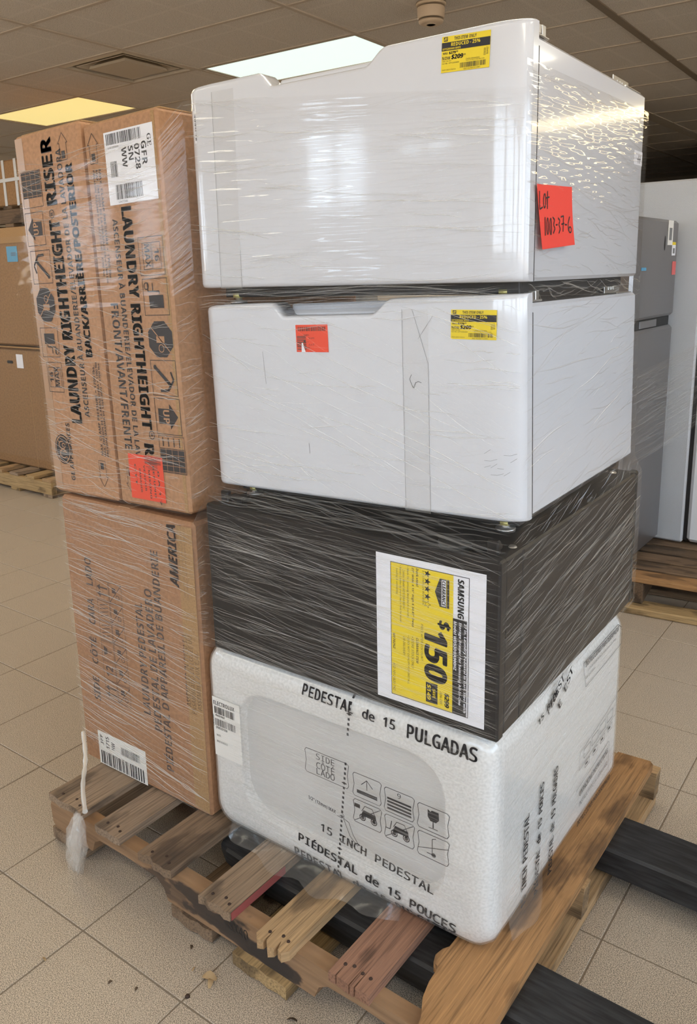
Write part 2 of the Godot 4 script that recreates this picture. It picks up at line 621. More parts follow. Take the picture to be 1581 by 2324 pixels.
# pleats: narrow stretched ridges lying in the sheet; how = [count, mean angle, spread, shortest, longest, half width, height]
func pleats(s: Soup, a: Vector3, b: Vector3, c: Vector3, d: Vector3, how: Array, sd: int, lift := 0.0006, fan := 0.0) -> void:
	var r := RandomNumberGenerator.new()
	r.seed = sd
	var nn := (b - a).cross(d - a).normalized()
	var wid := (b - a).length()
	var hei := (d - a).length()
	var at := func(q: Vector2, up: float) -> Vector3:
		var u := clampf(q.x / wid, 0.0, 1.0)
		var v := clampf(q.y / hei, 0.0, 1.0)
		return a.lerp(b, u).lerp(d.lerp(c, u), v) + nn * (up + lift)
	var prof := [[-1.0, 0.0], [-0.5, 0.6], [0.0, 1.0], [0.5, 0.6], [1.0, 0.0]]
	for k in int(how[0]):
		var mid := Vector2(r.randf() * wid, r.randf() * hei)
		var ang: float = how[1] + r.randfn(0.0, how[2]) + fan * (mid.y / hei - 0.5)
		var dir := Vector2(cos(ang), sin(ang))
		var half: float = 0.5 * lerpf(how[3], how[4], pow(r.randf(), 1.7))
		var t0 := -half
		var t1 := half
		for ax in 2:
			var ext: float = wid if ax == 0 else hei
			if absf(dir[ax]) > 1e-4:
				var ta: float = (0.002 - mid[ax]) / dir[ax]
				var tb: float = (ext - 0.002 - mid[ax]) / dir[ax]
				t0 = maxf(t0, minf(ta, tb))
				t1 = minf(t1, maxf(ta, tb))
		if t1 - t0 < 0.012:
			continue
		var hw: float = how[5] * r.randf_range(0.5, 1.5)
		var ht: float = how[6] * r.randf_range(0.4, 1.5)
		var bow := r.randfn(0.0, 0.02) * (t1 - t0)
		var ph := r.randf() * TAU
		var skew := r.randf_range(-0.4, 0.4)
		var segs := clampi(int((t1 - t0) / 0.012), 4, 14)
		var side := Vector2(-dir.y, dir.x)
		var k0 := s.v.size()
		for i in segs + 1:
			var f := float(i) / segs
			var tp := pow(sin(PI * clampf(f, 0.02, 0.98)), 0.6)
			var mid2 := mid + dir * lerpf(t0, t1, f) + side * (bow * (1.0 - pow(2.0 * f - 1.0, 2)) + 0.0012 * sin(ph + f * 9.0))
			for p in prof:
				var q: Vector2 = mid2 + side * hw * tp * p[0]
				var up: float = ht * tp * p[1] * (1.0 + skew * p[0])
				var slope: float = [1.5, 1.1, 0.0, -1.1, -1.5][int((p[0] + 1.0) * 2.0)] * ht / hw
				var n3: Vector3 = (nn - (at.call(mid2 + side * 0.001, 0.0) - at.call(mid2, 0.0)).normalized() * -1.0 * -slope).normalized()
				s.vert(at.call(q, up), n3, Vector2(f, p[0]))
		for i in segs:
			for j in 4:
				var q2 := k0 + i * 5 + j
				s.tri(q2, q2 + 1, q2 + 6)
				s.tri(q2, q2 + 6, q2 + 5)

# ---------------------------------------------------------------- the place
func ceiling_point(m: float, k: float, y := CEIL_H) -> Vector3:
	return Vector3(-2.3207, y, -1.7012) + Basis(Vector3.UP, 0.032) * Vector3(m * GRID, 0, -k * GRID)

func floor_point(a: float, b: float) -> Vector3:
	return Vector3(0.3245, 0, 0.1459) + Basis(Vector3.UP, 0.0182) * Vector3(a * TILE, 0, b * TILE)

func _ready() -> void:
	rng.seed = 7
	# camera
	var cam := Camera3D.new()
	cam.name = "camera"
	add_child(cam)
	var f := 1847.131
	var turn := Basis(Vector3.UP, 0.6554) * Basis(Vector3.RIGHT, -0.2279) * Basis(Vector3(0, 0, 1), -0.0220)
	cam.transform = Transform3D(turn, Vector3(1.7426, 1.4214, 0.9999))
	cam.projection = Camera3D.PROJECTION_FRUSTUM
	cam.near = 0.05
	cam.far = 60.0
	cam.size = cam.near * 2324.0 / f
	cam.frustum_offset = Vector2(13.4164, -114.1943) * cam.near / f
	cam.current = true
	# sky and exposure
	var sky_mat := ProceduralSkyMaterial.new()
	sky_mat.sky_top_color = Color(0.78, 0.89, 1.0)
	sky_mat.sky_horizon_color = Color(0.90, 0.95, 1.0)
	sky_mat.ground_bottom_color = Color(0.85, 0.78, 0.68)
	sky_mat.ground_horizon_color = Color(0.95, 0.88, 0.78)
	sky_mat.sky_energy_multiplier = 1.0
	sky_mat.ground_energy_multiplier = 1.0
	var sky := Sky.new()
	sky.sky_material = sky_mat
	var env := Environment.new()
	env.background_mode = Environment.BG_SKY
	env.sky = sky
	env.background_energy_multiplier = 9.0
	env.tonemap_mode = Environment.TONE_MAPPER_LINEAR
	env.tonemap_exposure = 1.0
	env.sdfgi_enabled = true
	env.ssao_enabled = true
	env.ssil_enabled = true
	var we := WorldEnvironment.new()
	we.name = "environment"
	we.environment = env
	add_child(we)
	make_materials()
	build_room()
	build_pallet()
	build_forks()
	build_cartons()
	build_foam_pedestal()
	build_dark_pedestal()
	build_white_pedestals()
	build_papers()
	build_film()
	build_left_stack()
	build_right_side()
	build_litter()

# a wall in the plane x or z, with openings [from, to, low, high] along it
func wall(called: String, along_x: bool, at: float, from: float, to: float, openings: Array, thick: float, m: Material, high := 2.95) -> MeshInstance3D:
	var s := Soup.new()
	var box := func(a: float, b: float, y0: float, y1: float) -> void:
		if b - a < 0.001 or y1 - y0 < 0.001:
			return
		var c := Vector3((a + b) * 0.5, (y0 + y1) * 0.5, at) if along_x else Vector3(at, (y0 + y1) * 0.5, (a + b) * 0.5)
		var sz := Vector3(b - a, y1 - y0, thick) if along_x else Vector3(thick, y1 - y0, b - a)
		chamfer(s, c, sz, 0.001)
	var x := from
	for o in openings:
		box.call(x, o[0], -0.1, high)
		box.call(o[0], o[1], -0.1, o[2])
		box.call(o[0], o[1], o[3], high)
		x = o[1]
	box.call(x, to, -0.1, high)
	return structure(called, s.mesh(), m)

func window(n: int, along_x: bool, at: float, o: Array) -> void:
	var s := Soup.new()
	var w: float = o[1] - o[0]
	var h: float = o[3] - o[2]
	for e in [[w * 0.5, h - 0.02, w, 0.04], [w * 0.5, 0.02, w, 0.04], [0.02, h * 0.5, 0.04, h], [w - 0.02, h * 0.5, 0.04, h], [w * 0.5, h * 0.5, 0.04, h]]:
		chamfer(s, Vector3(e[0] - w * 0.5, e[1], 0), Vector3(e[2], e[3], 0.06), 0.004)
	var mid: float = (o[0] + o[1]) * 0.5
	var where := Vector3(mid, o[2], at) if along_x else Vector3(at, o[2], mid)
	var fr := structure("window_%d" % n, s.mesh(), M.frame, where, Basis() if along_x else Basis(Vector3.UP, PI / 2))
	part(fr, "pane", cbox(Vector3(w - 0.06, h - 0.06, 0.005), 0.001, Vector3(0, h * 0.5, 0)), film(0.02, 0.0))

func build_room() -> void:
	# floor: grout bed with tiles; the nearest 300 are pieces, the rest one piece of stuff
	var fl := structure("floor", cbox(Vector3(12.4, 0.1, 17.4), 0.002, Vector3(-0.7, -0.0515, -3.7)), M.grout)
	var tile := cbox(Vector3(TILE - 0.0035, 0.012, TILE - 0.0035), 0.0012, Vector3(0, -0.006, 0))
	var one := Soup.new()
	chamfer(one, Vector3(0, -0.006, 0), Vector3(TILE - 0.0035, 0.012, TILE - 0.0035), 0.0012)
	var spots := []
	var eye := Vector3(1.7426, 0, 0.9999)
	var look := Vector3(-0.61, 0, -0.79)
	for a in range(-23, 18):
		for b in range(-41, 16):
			var p := floor_point(a + 0.5, b + 0.5)
			if p.x < -6.6 or p.x > 5.1 or p.z < -12.1 or p.z > 4.3:
				continue
			var d := (p - eye)
			var ahead := d.dot(look)
			var score := d.length() + (0.0 if ahead > 0.2 and absf(d.cross(look).y) < ahead * 0.62 + 0.4 else 100.0)
			spots.append([score, p])
	spots.sort_custom(func(x, y): return x[0] < y[0])
	var rest := Soup.new()
	var tb := Basis(Vector3.UP, 0.0182)
	for i in spots.size():
		var tl := tb * Basis(Vector3(rng.randf_range(-1, 1), 0, rng.randf_range(-1, 1)).normalized(), rng.randf_range(0, 0.0012))
		var dy := rng.randf_range(-0.0006, 0.0)
		if i < 300:
			part(fl, "tile", tile, M.floor_tile, spots[i][1] + Vector3(0, dy, 0), tl)
		else:
			rest.add(one, Transform3D(tl, spots[i][1] + Vector3(0, dy, 0)))
	part(fl, "farther_tiles", rest.mesh(), M.floor_tile).set_meta("kind", "stuff")
	# ceiling: slab, tee grid, lay-in panels
	var ce := structure("ceiling", cbox(Vector3(12.4, 0.1, 17.4), 0.002, Vector3(-0.7, CEIL_H + 0.24, -3.7)), M.wall)
	var cb := Basis(Vector3.UP, 0.032)
	var panel := cbox(Vector3(GRID * 2 - 0.012, 0.016, GRID - 0.012), 0.002, Vector3(0, 0.011, 0))
	var half := cbox(Vector3(GRID - 0.012, 0.016, GRID - 0.012), 0.002, Vector3(0, 0.011, 0))
	var lamps := {"-4_2": "yellow", "0_2": "white", "8_7": "yellow", "8_3": "white", "-4_-2": "white", "0_-2": "yellow", "4_-2": "white", "8_-2": "white", "-4_-6": "white", "0_-6": "white", "4_-6": "white", "8_-6": "white"}  # rows of negative k are added unseen lamps that brighten the floor
	for m in range(-8, 14, 2):
		for k in range(-10, 17):
			var c := ceiling_point(m + 1, k + 0.5)
			if c.x < -6.9 or c.x > 5.2 or c.z > 4.6 or c.z < -12.3:
				continue
			var key := "%d_%d" % [m, k]
			if lamps.has(key):
				continue
			if key == "-2_1":
				part(ce, "ceiling_panel", half, M.ceiling_tile, ceiling_point(-1.5, 1.5), cb)
				continue
			part(ce, "ceiling_panel", panel, M.ceiling_tile, c + Vector3(0, rng.randf_range(0, 0.0015), 0), cb)
	for k in range(-10, 18):
		var len_ := 13.2
		part(ce, "cross_tee", cbox(Vector3(len_, 0.028, 0.024), 0.001, Vector3(0, 0.013, 0)), M.tee, ceiling_point(2.5, k), cb)
	for m in range(-8, 14, 2):
		var wide := m == 4
		part(ce, "main_tee", cbox(Vector3(0.045 if wide else 0.025, 0.030, 17.6), 0.001, Vector3(0, 0.012, 0)), M.tee_wide if wide else M.tee, ceiling_point(m, 3.5), cb)
	part(ce, "cross_tee", cbox(Vector3(0.024, 0.029, GRID), 0.001, Vector3(0, 0.0125, 0)), M.tee, ceiling_point(-1, 1.5), cb)
	# lamps
	var labels := {"-4_2": "recessed ceiling light with yellowed diffuser beside the air vent, above the tall cartons", "0_2": "recessed ceiling light with cool white diffuser behind the uppermost white pedestal", "8_7": "recessed ceiling light with yellowed diffuser over the far aisle",
		"8_3": "recessed ceiling light with white diffuser over the aisle beside the refrigerators", "0_-2": "added unseen ceiling light with yellowed diffuser in front of the pallet load"}
	for key in lamps:
		var mk: PackedStringArray = key.split("_")
		var where := ceiling_point(float(mk[0]) + 1.0, float(mk[1]) + 0.5)
		var t := thing("ceiling_light", labels.get(key, "added unseen ceiling light with white diffuser towards the shop windows"), "ceiling light", where, cb, "recessed ceiling lights")
		var yellow: bool = lamps[key] == "yellow"
		var glow := mat(Color(0.9, 0.9, 0.85), 0.5)
		glow.emission_enabled = true
		glow.emission = Color(1.0, 0.90, 0.56) if yellow else Color(0.90, 1.0, 0.97)
		glow.emission_energy_multiplier = 0.78 if yellow else 0.92
		part(t, "diffuser", cbox(Vector3(GRID * 2 - 0.06, 0.006, GRID - 0.06), 0.002, Vector3(0, 0.010, 0)), glow)
		var fr := Soup.new()
		for e in [[0.0, GRID * 0.5 - 0.018, GRID * 2 - 0.01, 0.028], [0.0, -GRID * 0.5 + 0.018, GRID * 2 - 0.01, 0.028], [GRID - 0.018, 0.0, 0.028, GRID - 0.01], [-GRID + 0.018, 0.0, 0.028, GRID - 0.01]]:
			chamfer(fr, Vector3(e[0], 0.016, e[1]), Vector3(e[2], 0.03, e[3]), 0.002)
		part(t, "frame", fr.mesh(), M.tee)
		var al := AreaLight3D.new()
		al.name = "lamp"
		al.area_size = Vector2(GRID * 2 - 0.08, GRID - 0.08)
		al.light_color = Color(1.0, 0.90, 0.70) if yellow else Color(1.0, 0.95, 0.86)
		al.light_energy = 1.3
		al.shadow_enabled = true
		al.set("area_range", 20.0)
		t.add_child(al)
		al.transform = Transform3D(Basis(Vector3.RIGHT, -PI / 2), Vector3(0, -0.006, 0))
	build_vent(cb)
	build_detector()
	# walls with the shop windows
	var up := [[-6.3, -5.3, 1.4, 2.5], [-5.1, -4.1, 1.4, 2.5], [-2.5, -1.83, 1.9, 2.55], [-1.6, -1.1, 2.25, 2.40], [0.0, 1.5, 1.4, 2.5], [1.7, 3.2, 1.4, 2.5], [3.4, 4.9, 1.4, 2.5]]
	wall("wall_front", true, 4.3, -6.7, 5.3, up, 0.2, M.wall)
	for i in up.size():
		window(i + 1, true, 4.3, up[i])
	var rt := [[-3.6, -1.8, 1.3, 2.5], [-1.6, 0.2, 1.3, 2.5], [0.4, 2.2, 1.3, 2.5], [2.4, 4.0, 1.3, 2.5]]
	wall("wall_right", false, 5.2, -12.3, 4.4, rt, 0.2, M.wall)
	for i in rt.size():
		window(i + 8, false, 5.2, rt[i])
	var lf := [[0.2, 2.0, 1.2, 2.5], [2.2, 4.0, 1.2, 2.5]]
	wall("wall_left", false, -6.7, -12.3, 4.4, lf, 0.2, M.wall)
	for i in lf.size():
		window(i + 12, false, -6.7, lf[i])
	wall("wall_back", true, -12.2, -6.7, 5.3, [], 0.2, M.wall)
	# unlit storeroom off the far aisle, open to it through a wide gap
	wall("wall_partition", false, -0.72, -12.1, -5.2, [[-8.7, -6.05, -0.1, 2.70]], 0.12, M.wall)
	wall("wall_storeroom", true, -5.2, -6.6, -0.66, [], 0.12, M.wall)

func build_vent(cb: Basis) -> void:
	var t := thing("air_vent", "square ceiling air diffuser with curved louvres and a dark throat", "air vent", ceiling_point(-0.5, 1.5), cb)
	var fr := Soup.new()
	var h := GRID * 0.5 - 0.006
	var ring := func(s: Soup, r0: float, y0: float, r1: float, y1: float) -> void:
		var a := [Vector3(r0, y0, r0), Vector3(-r0, y0, r0), Vector3(-r0, y0, -r0), Vector3(r0, y0, -r0)]
		var b := [Vector3(r1, y1, r1), Vector3(-r1, y1, r1), Vector3(-r1, y1, -r1), Vector3(r1, y1, -r1)]
		for i in 4:
			var j := (i + 1) % 4
			s.flat_quad(a[i], a[j], b[j], b[i])
	ring.call(fr, h, 0.0, h - 0.030, -0.006)
	ring.call(fr, h - 0.030, -0.006, h - 0.036, 0.010)
	part(t, "frame", fr.mesh(), M.vent)
	var box := Soup.new()
	ring.call(box, h - 0.036, 0.008, h - 0.050, 0.18)
	part(t, "neck", box.mesh(), M.vent)
	var l1 := Soup.new()
	ring.call(l1, h - 0.075, 0.004, h - 0.078, 0.000)
	ring.call(l1, h - 0.078, 0.000, h - 0.095, 0.022)
	ring.call(l1, h - 0.095, 0.022, h - 0.120, 0.038)
	ring.call(l1, h - 0.120, 0.038, h - 0.150, 0.046)
	part(t, "louvre", l1.mesh(), M.vent)
	var l2 := Soup.new()
	ring.call(l2, 0.0, -0.012, h - 0.130, -0.012)
	ring.call(l2, h - 0.130, -0.012, h - 0.134, 0.004)
	ring.call(l2, h - 0.134, 0.004, h - 0.170, 0.030)
	part(t, "centre_plate", l2.mesh(), M.vent)
	part(t, "throat", cbox(Vector3(0.56, 0.01, 0.56), 0.002, Vector3(0, 0.180, 0)), M.vent)

func build_detector() -> void:
	var t := thing("smoke_detector", "beige round smoke detector hanging from the ceiling", "smoke detector", Vector3(-0.56, CEIL_H, -2.79))
	var s := Soup.new()
	lathe(s, [Vector2(0.0, 0.004), Vector2(0.074, 0.004), Vector2(0.075, -0.006), Vector2(0.070, -0.012), Vector2(0.0, -0.012)])
	part(t, "mount", s.mesh(), M.plastic_beige)
	var b := Soup.new()
	lathe(b, [Vector2(0.0, -0.016), Vector2(0.066, -0.016), Vector2(0.068, -0.022), Vector2(0.066, -0.066), Vector2(0.060, -0.070), Vector2(0.0, -0.070)])
	part(t, "body", b.mesh(), M.plastic_beige)
	var g := Soup.new()
	lathe(g, [Vector2(0.0, -0.010), Vector2(0.055, -0.010), Vector2(0.055, -0.076), Vector2(0.0, -0.076)])
	part(t, "slot", g.mesh(), M.black)
	var c := Soup.new()
	lathe(c, [Vector2(0.0, -0.074), Vector2(0.062, -0.074), Vector2(0.060, -0.086), Vector2(0.046, -0.094), Vector2(0.0, -0.096)])
	part(t, "cap", c.mesh(), M.plastic_beige)

# ---------------------------------------------------------------- the pallet
func ragged(len_: float, wid: float, sd: int, cut := 0.006) -> PackedVector2Array:
	# board outline: x along the grain from 0 (front end) to len_, y across
	var r := RandomNumberGenerator.new()
	r.seed = sd
	var p := PackedVector2Array()
	for i in 7:
		p.append(Vector2(r.randf_range(-cut, cut), wid * (1.0 - i / 6.0)))
	for i in range(1, 6):
		p.append(Vector2(len_ * i / 6.0, r.randf_range(-0.0015, 0.0015)))
	for i in 4:
		p.append(Vector2(len_ + r.randf_range(-cut, cut), wid * i / 3.0))
	for i in range(5, 0, -1):
		p.append(Vector2(len_ * i / 6.0, wid + r.randf_range(-0.0015, 0.0015)))
	return p

func board(parent: Node, called: String, poly: PackedVector2Array, thick: float, m: Material, x0: float, ytop: float, zfront: float) -> MeshInstance3D:
	# outline x -> -z in the world, outline y -> +x; lies flat with its top at ytop
	var s := Soup.new()
	var p := PackedVector2Array()
	for q in poly:
		p.append(Vector2(q.x, -q.y))
	prism(s, p, 0.0, thick, Transform3D(Basis(Vector3(1, 0, 0), Vector3(0, 0, -1), Vector3(0, 1, 0)), Vector3.ZERO))
	return part(parent, called, s.mesh(), m, Vector3(x0, ytop - thick, zfront), Basis(Vector3.UP, PI / 2))

func stringer_poly(sd: int) -> PackedVector2Array:
	var r := RandomNumberGenerator.new()
	r.seed = sd
	var y0 := 0.036
	var y1 := 0.115
	var p := PackedVector2Array([Vector2(0.004, y1), Vector2(-0.004, y1 - 0.02), Vector2(0.0, y0 + 0.015), Vector2(0.012, y0)])
	for n in [[0.165, 0.445], [0.875, 1.10]]:
		p.append(Vector2(n[0], y0))
		p.append(Vector2(n[0] + 0.012, y0 + 0.030))
		p.append(Vector2(n[0] + 0.035, y0 + 0.045))
		p.append(Vector2((n[0] + n[1]) * 0.5, y0 + 0.048))
		p.append(Vector2(n[1] - 0.035, y0 + 0.045))
		p.append(Vector2(n[1] - 0.012, y0 + 0.030))
		p.append(Vector2(n[1], y0))
	p.append(Vector2(1.222, y0))
	p.append(Vector2(1.226, y1))
	for i in range(1, 6):
		p.append(Vector2(1.2 - i * 0.2, y1 + r.randf_range(-0.001, 0.0)))
	return p

func build_pallet() -> void:
	var t := thing("wooden_pallet", "worn wooden pallet with charred stringer under the film-wrapped goods", "pallet")
	# stringers
	for i in 3:
		var z: float = [0.0, -0.493, -1.0][i]
		var s := Soup.new()
		prism(s, stringer_poly(31 + i), -0.038, 0.0)
		part(t, "stringer", s.mesh(), M.char_wood if i == 0 else M.wood[[0, 4, 4][i]], Vector3(0, 0, z))
	# deck boards: [x0, width, front z, thickness, wood, roughness of the ends]
	var rows := [[0.0, 0.138, 0.004, 0.020, 1, 0.004], [0.201, 0.090, 0.010, 0.020, 3, 0.003], [0.367, 0.108, 0.012, 0.021, 2, 0.006], [0.577, 0.091, 0.020, 0.021, 0, 0.004], [0.748, 0.084, 0.024, 0.022, 4, 0.012], [0.922, 0.094, 0.012, 0.022, 5, 0.003]]
	for i in rows.size():
		var w: Array = rows[i]
		var poly := ragged(1.02, w[1], 50 + i, w[5])
		if i == 4:
			# split front end
			poly = PackedVector2Array([Vector2(0.0, 0.084), Vector2(-0.012, 0.072), Vector2(-0.006, 0.060), Vector2(0.030, 0.0585), Vector2(-0.002, 0.055), Vector2(-0.016, 0.040), Vector2(-0.008, 0.030), Vector2(0.014, 0.029), Vector2(-0.006, 0.022), Vector2(-0.010, 0.010), Vector2(0.004, 0.0), Vector2(0.5, -0.001), Vector2(1.02, 0.0), Vector2(1.02, 0.084), Vector2(0.5, 0.085)])
			for q in poly.size():
				poly[q].y = 0.084 - poly[q].y
			poly.reverse()
		if i == 5:
			poly = PackedVector2Array([Vector2(0, 0.094), Vector2(0.001, 0.078), Vector2(0.038, 0.0765), Vector2(0.001, 0.0755), Vector2(-0.002, 0.045), Vector2(0.05, 0.0435), Vector2(-0.002, 0.0425), Vector2(-0.001, 0.034), Vector2(0.06, 0.0325), Vector2(0.0, 0.0315), Vector2(0.0, 0.0), Vector2(0.5, 0.001), Vector2(1.02, 0.0), Vector2(1.02, 0.094), Vector2(0.5, 0.0935)])
			for q in poly.size():
				poly[q].y = 0.094 - poly[q].y
			poly.reverse()
		var b := board(t, "deck_board", poly, w[3], M.wood[w[4]], w[0], DECK + (0.002 if i == 2 else 0.0), w[2])
		var nails := [[0.02, 0.25], [0.026, 0.6], [0.018, 0.8]] if i != 5 else [[0.034, 0.18], [0.036, 0.36], [0.034, 0.6], [0.036, 0.8]]
		for q in nails:
			var ns := Soup.new()
			lathe(ns, [Vector2(0.0, 0.0012), Vector2(0.0034, 0.001), Vector2(0.0042, -0.001), Vector2(0.0, -0.002)], 8)
			part(b, "nail_head", ns.mesh(), M.rust, Vector3(q[0] + rng.randf_range(-0.003, 0.003), w[3] + 0.0004, w[1] * q[1]))
		if i == 3:
			part(b, "painted_edge", cbox(Vector3(0.17, 0.019, 0.0008), 0.0001, Vector3(0.088, 0.0105, w[1] + 0.0018)), M.wood_red, Vector3.ZERO, Basis(), "red painted edge of the board")
	# wide lead board, broken near its front end
	var lead := PackedVector2Array([Vector2(-0.02, 0.0), Vector2(0.012, 0.006), Vector2(0.05, 0.026), Vector2(0.085, 0.034), Vector2(0.115, 0.036), Vector2(0.125, 0.040), Vector2(0.128, 0.050), Vector2(0.145, 0.056), Vector2(0.165, 0.052), Vector2(0.178, 0.044), Vector2(0.4, 0.040), Vector2(1.02, 0.004), Vector2(1.026, -0.080), Vector2(1.015, -0.090), Vector2(0.6, -0.096), Vector2(0.07, -0.104), Vector2(-0.02, -0.102)])
	# outline y grows with x; the broken side is the side towards the other boards
	var lp2 := PackedVector2Array()
	for q in lead:
		lp2.append(Vector2(q.x, -q.y))
	board(t, "lead_board", lp2, 0.022, M.wood[6], 1.122, DECK, 0.005)
	# bottom boards
	for w in [[0.0, 0.14, 0, 0.0], [0.46, 0.13, 2, 0.0], [0.666, 0.15, 7, 0.012], [1.08, 0.14, 4, 0.0]]:
		board(t, "bottom_board", ragged(1.04, w[1], int(w[0] * 100) + 3, 0.003), 0.030, M.wood[w[2]], w[0], 0.036, 0.006 + w[3])
	# lettering on the stringer
	var k := Ink.new()
	words(k, "48X40", Vector2(0.628, 0.066), 0.070, 0.026, 0, "sans")
	put_ink(t, "lettering", k, M.black, Vector3(0, 0, 0.0006), Basis(), "black stencilled 48X40 on the stringer")

func build_forks() -> void:
	var t := thing("lift_forks", "black steel lift forks pushed in under the pallet boards", "forks")
	for z in [-0.194, -0.720]:
		var s := Soup.new()
		var rings := []
		# tapered tine: sections along x
		for q in [[0.465, 0.020, 0.098, 0.105], [0.472, 0.048, 0.090, 0.110], [0.50, 0.060, 0.075, 0.111], [0.60, 0.068, 0.060, 0.112], [0.85, 0.070, 0.050, 0.1125], [1.6, 0.070, 0.046, 0.1125], [2.9, 0.070, 0.045, 0.1125]]:
			var x: float = q[0]
			var hw: float = q[1]
			var y0: float = q[2]
			var y1: float = q[3]
			var c := 0.006
			rings.append([Vector3(x, y0, z - hw), Vector3(x, y0, z + hw), Vector3(x, y1 - c, z + hw), Vector3(x, y1, z + hw - c), Vector3(x, y1, z - hw + c), Vector3(x, y1 - c, z - hw)])
		for i in rings.size() - 1:
			for j in 6:
				var jj := (j + 1) % 6
				s.flat_quad(rings[i][j], rings[i][jj], rings[i + 1][jj], rings[i + 1][j])
		s.flat_quad(rings[0][0], rings[0][5], rings[0][2], rings[0][1])
		s.flat_quad(rings[0][5], rings[0][4], rings[0][3], rings[0][2])
		part(t, "tine", s.mesh(), M.fork)
	part(t, "carriage", cbox(Vector3(0.14, 0.5, 0.8), 0.01, Vector3(2.95, 0.29, -0.457)), M.fork)
	for z in [-0.85, -0.064]:
		var w := Soup.new()
		lathe(w, [Vector2(0.0, -0.03), Vector2(0.085, -0.03), Vector2(0.09, -0.02), Vector2(0.09, 0.02), Vector2(0.085, 0.03), Vector2(0.0, 0.03)], 24)
		part(t, "wheel", w.mesh(), M.black, Vector3(3.0, 0.092, z), Basis(Vector3.RIGHT, PI / 2))

# ---------------------------------------------------------------- cartons
func square_mark(k: Ink, x0: float, y0: float, x1: float, y1: float, kind: String, flip: float) -> void:
	# handling marks; flip = -1 where the mark's up points to -x, +1 where it points to +x
	var c := Vector2((x0 + x1) * 0.5, (y0 + y1) * 0.5)
	var w := 0.0014
	var at := func(u: float, v: float) -> Vector2:
		# u along the reading direction (-1..1), v up (-1..1)
		return c + Vector2(flip * v * (x1 - x0) * 0.5, -flip * u * (y1 - y0) * 0.5)
	match kind:
		"up":
			k.frame(x0, y0, x1, y1, w)
			k.poly(PackedVector2Array([at.call(0, 0.8), at.call(0.7, 0.15), at.call(0.42, 0.15), at.call(0.42, -0.75), at.call(-0.42, -0.75), at.call(-0.42, 0.15), at.call(-0.7, 0.15)]))
		"hook":
			k.frame(x0, y0, x1, y1, w)
			k.path([at.call(-0.55, -0.6), at.call(0.4, 0.5)], 0.008)
			k.path([at.call(0.4, 0.5), at.call(0.7, 0.25), at.call(0.72, -0.35)], 0.006)
			k.path([at.call(0.4, 0.5), at.call(0.1, 0.75), at.call(-0.35, 0.55)], 0.005)
			k.disc(at.call(-0.6, -0.65), 0.005, 0.005)
		"eight":
			var p := PackedVector2Array()
			for i in 8:
				var a := TAU * (i + 0.5) / 8
				p.append(c + Vector2(cos(a) * (x1 - x0) * 0.54, sin(a) * (y1 - y0) * 0.54))
			k.poly(p)
		"clamp":
			k.frame(x0, y0, x1, y1, w)
			k.poly(PackedVector2Array([at.call(-0.1, 0.6), at.call(0.6, 0.6), at.call(0.6, -0.55), at.call(-0.1, -0.55)]))
			k.path([at.call(-0.8, -0.6), at.call(-0.3, -0.6), at.call(-0.3, 0.3), at.call(-0.15, 0.3)], 0.003)
			k.path([at.call(-0.75, -0.2), at.call(-0.3, -0.2)], 0.0025)
			k.ring(at.call(-0.6, -0.7), 0.008, 0.008, 0.002, 0.0, 14)
		"max":
			k.frame(x0, y0, x1, y1, w)
			var t := at.call(0, 0.4) as Vector2
			var b := at.call(0, -0.35) as Vector2
			for q in [t, b]:
				k.frame(q.x - 0.014, y0 + 0.012, q.x + 0.014, y1 - 0.012, 0.0014)
			words(k, "16", at.call(-0.35, 0.25), 0.026, 0.015, -90.0 * flip, "sans-bold")
			words(k, "MAX", at.call(-0.62, -0.52), 0.048, 0.017, -90.0 * flip, "sans-bold")
		"table":
			k.rect(minf(x0, x1), y0, maxf(x0, x1), y1)
		"box_up":
			# outlined arrow with a carton inside; flip here: +1 points up, -1 points down
			var d := 1.0 if flip > 0 else -1.0
			var yb := c.y - d * (y1 - y0) * 0.5
			var yt := c.y + d * (y1 - y0) * 0.5
			var ym := c.y + d * (y1 - y0) * 0.12
			var hw := (x1 - x0) * 0.5
			k.path([Vector2(c.x, yt), Vector2(c.x + hw, ym), Vector2(c.x + hw * 0.7, ym), Vector2(c.x + hw * 0.7, yb), Vector2(c.x - hw * 0.7, yb), Vector2(c.x - hw * 0.7, ym), Vector2(c.x - hw, ym)], 0.0013, true)
			k.rect(c.x - hw * 0.4, c.y - d * (y1 - y0) * 0.3 - 0.008, c.x + hw * 0.3, c.y - d * (y1 - y0) * 0.3 + 0.008)

func monogram(dark: Ink, light: Ink, c: Vector2, r: float) -> void:
	dark.disc(c, r * 0.92, r * 1.05)
	light.ring(c, r * 0.83, r * 0.96, r * 0.07, 0.0003)
	# script curls, lying on their side
	light.ring(c + Vector2(0.02 * r, -0.30 * r), r * 0.42, r * 0.34, r * 0.08, 0.0003, 20, 0.4, 5.6)
	light.ring(c + Vector2(-0.05 * r, 0.30 * r), r * 0.40, r * 0.30, r * 0.08, 0.0003, 20, 1.2, 6.0)
	light.ring(c + Vector2(0.12 * r, 0.30 * r), r * 0.20, r * 0.16, r * 0.07, 0.0003, 14, 0.0, 4.6)
	light.line(c + Vector2(-0.4 * r, -0.1 * r), c + Vector2(0.45 * r, -0.2 * r), r * 0.07, 0.0003)
	for a in 4:
		light.ring(c + Vector2(cos(a * PI / 2 + 0.6) * 0.66 * r, sin(a * PI / 2 + 0.6) * 0.76 * r), r * 0.14, r * 0.14, r * 0.06, 0.0003, 10, a * 1.5, a * 1.5 + 3.6)

func carton_body(s: Soup, size: Vector3, r: float) -> void:
	chamfer(s, Vector3(0, size.y * 0.5, 0), size, r)

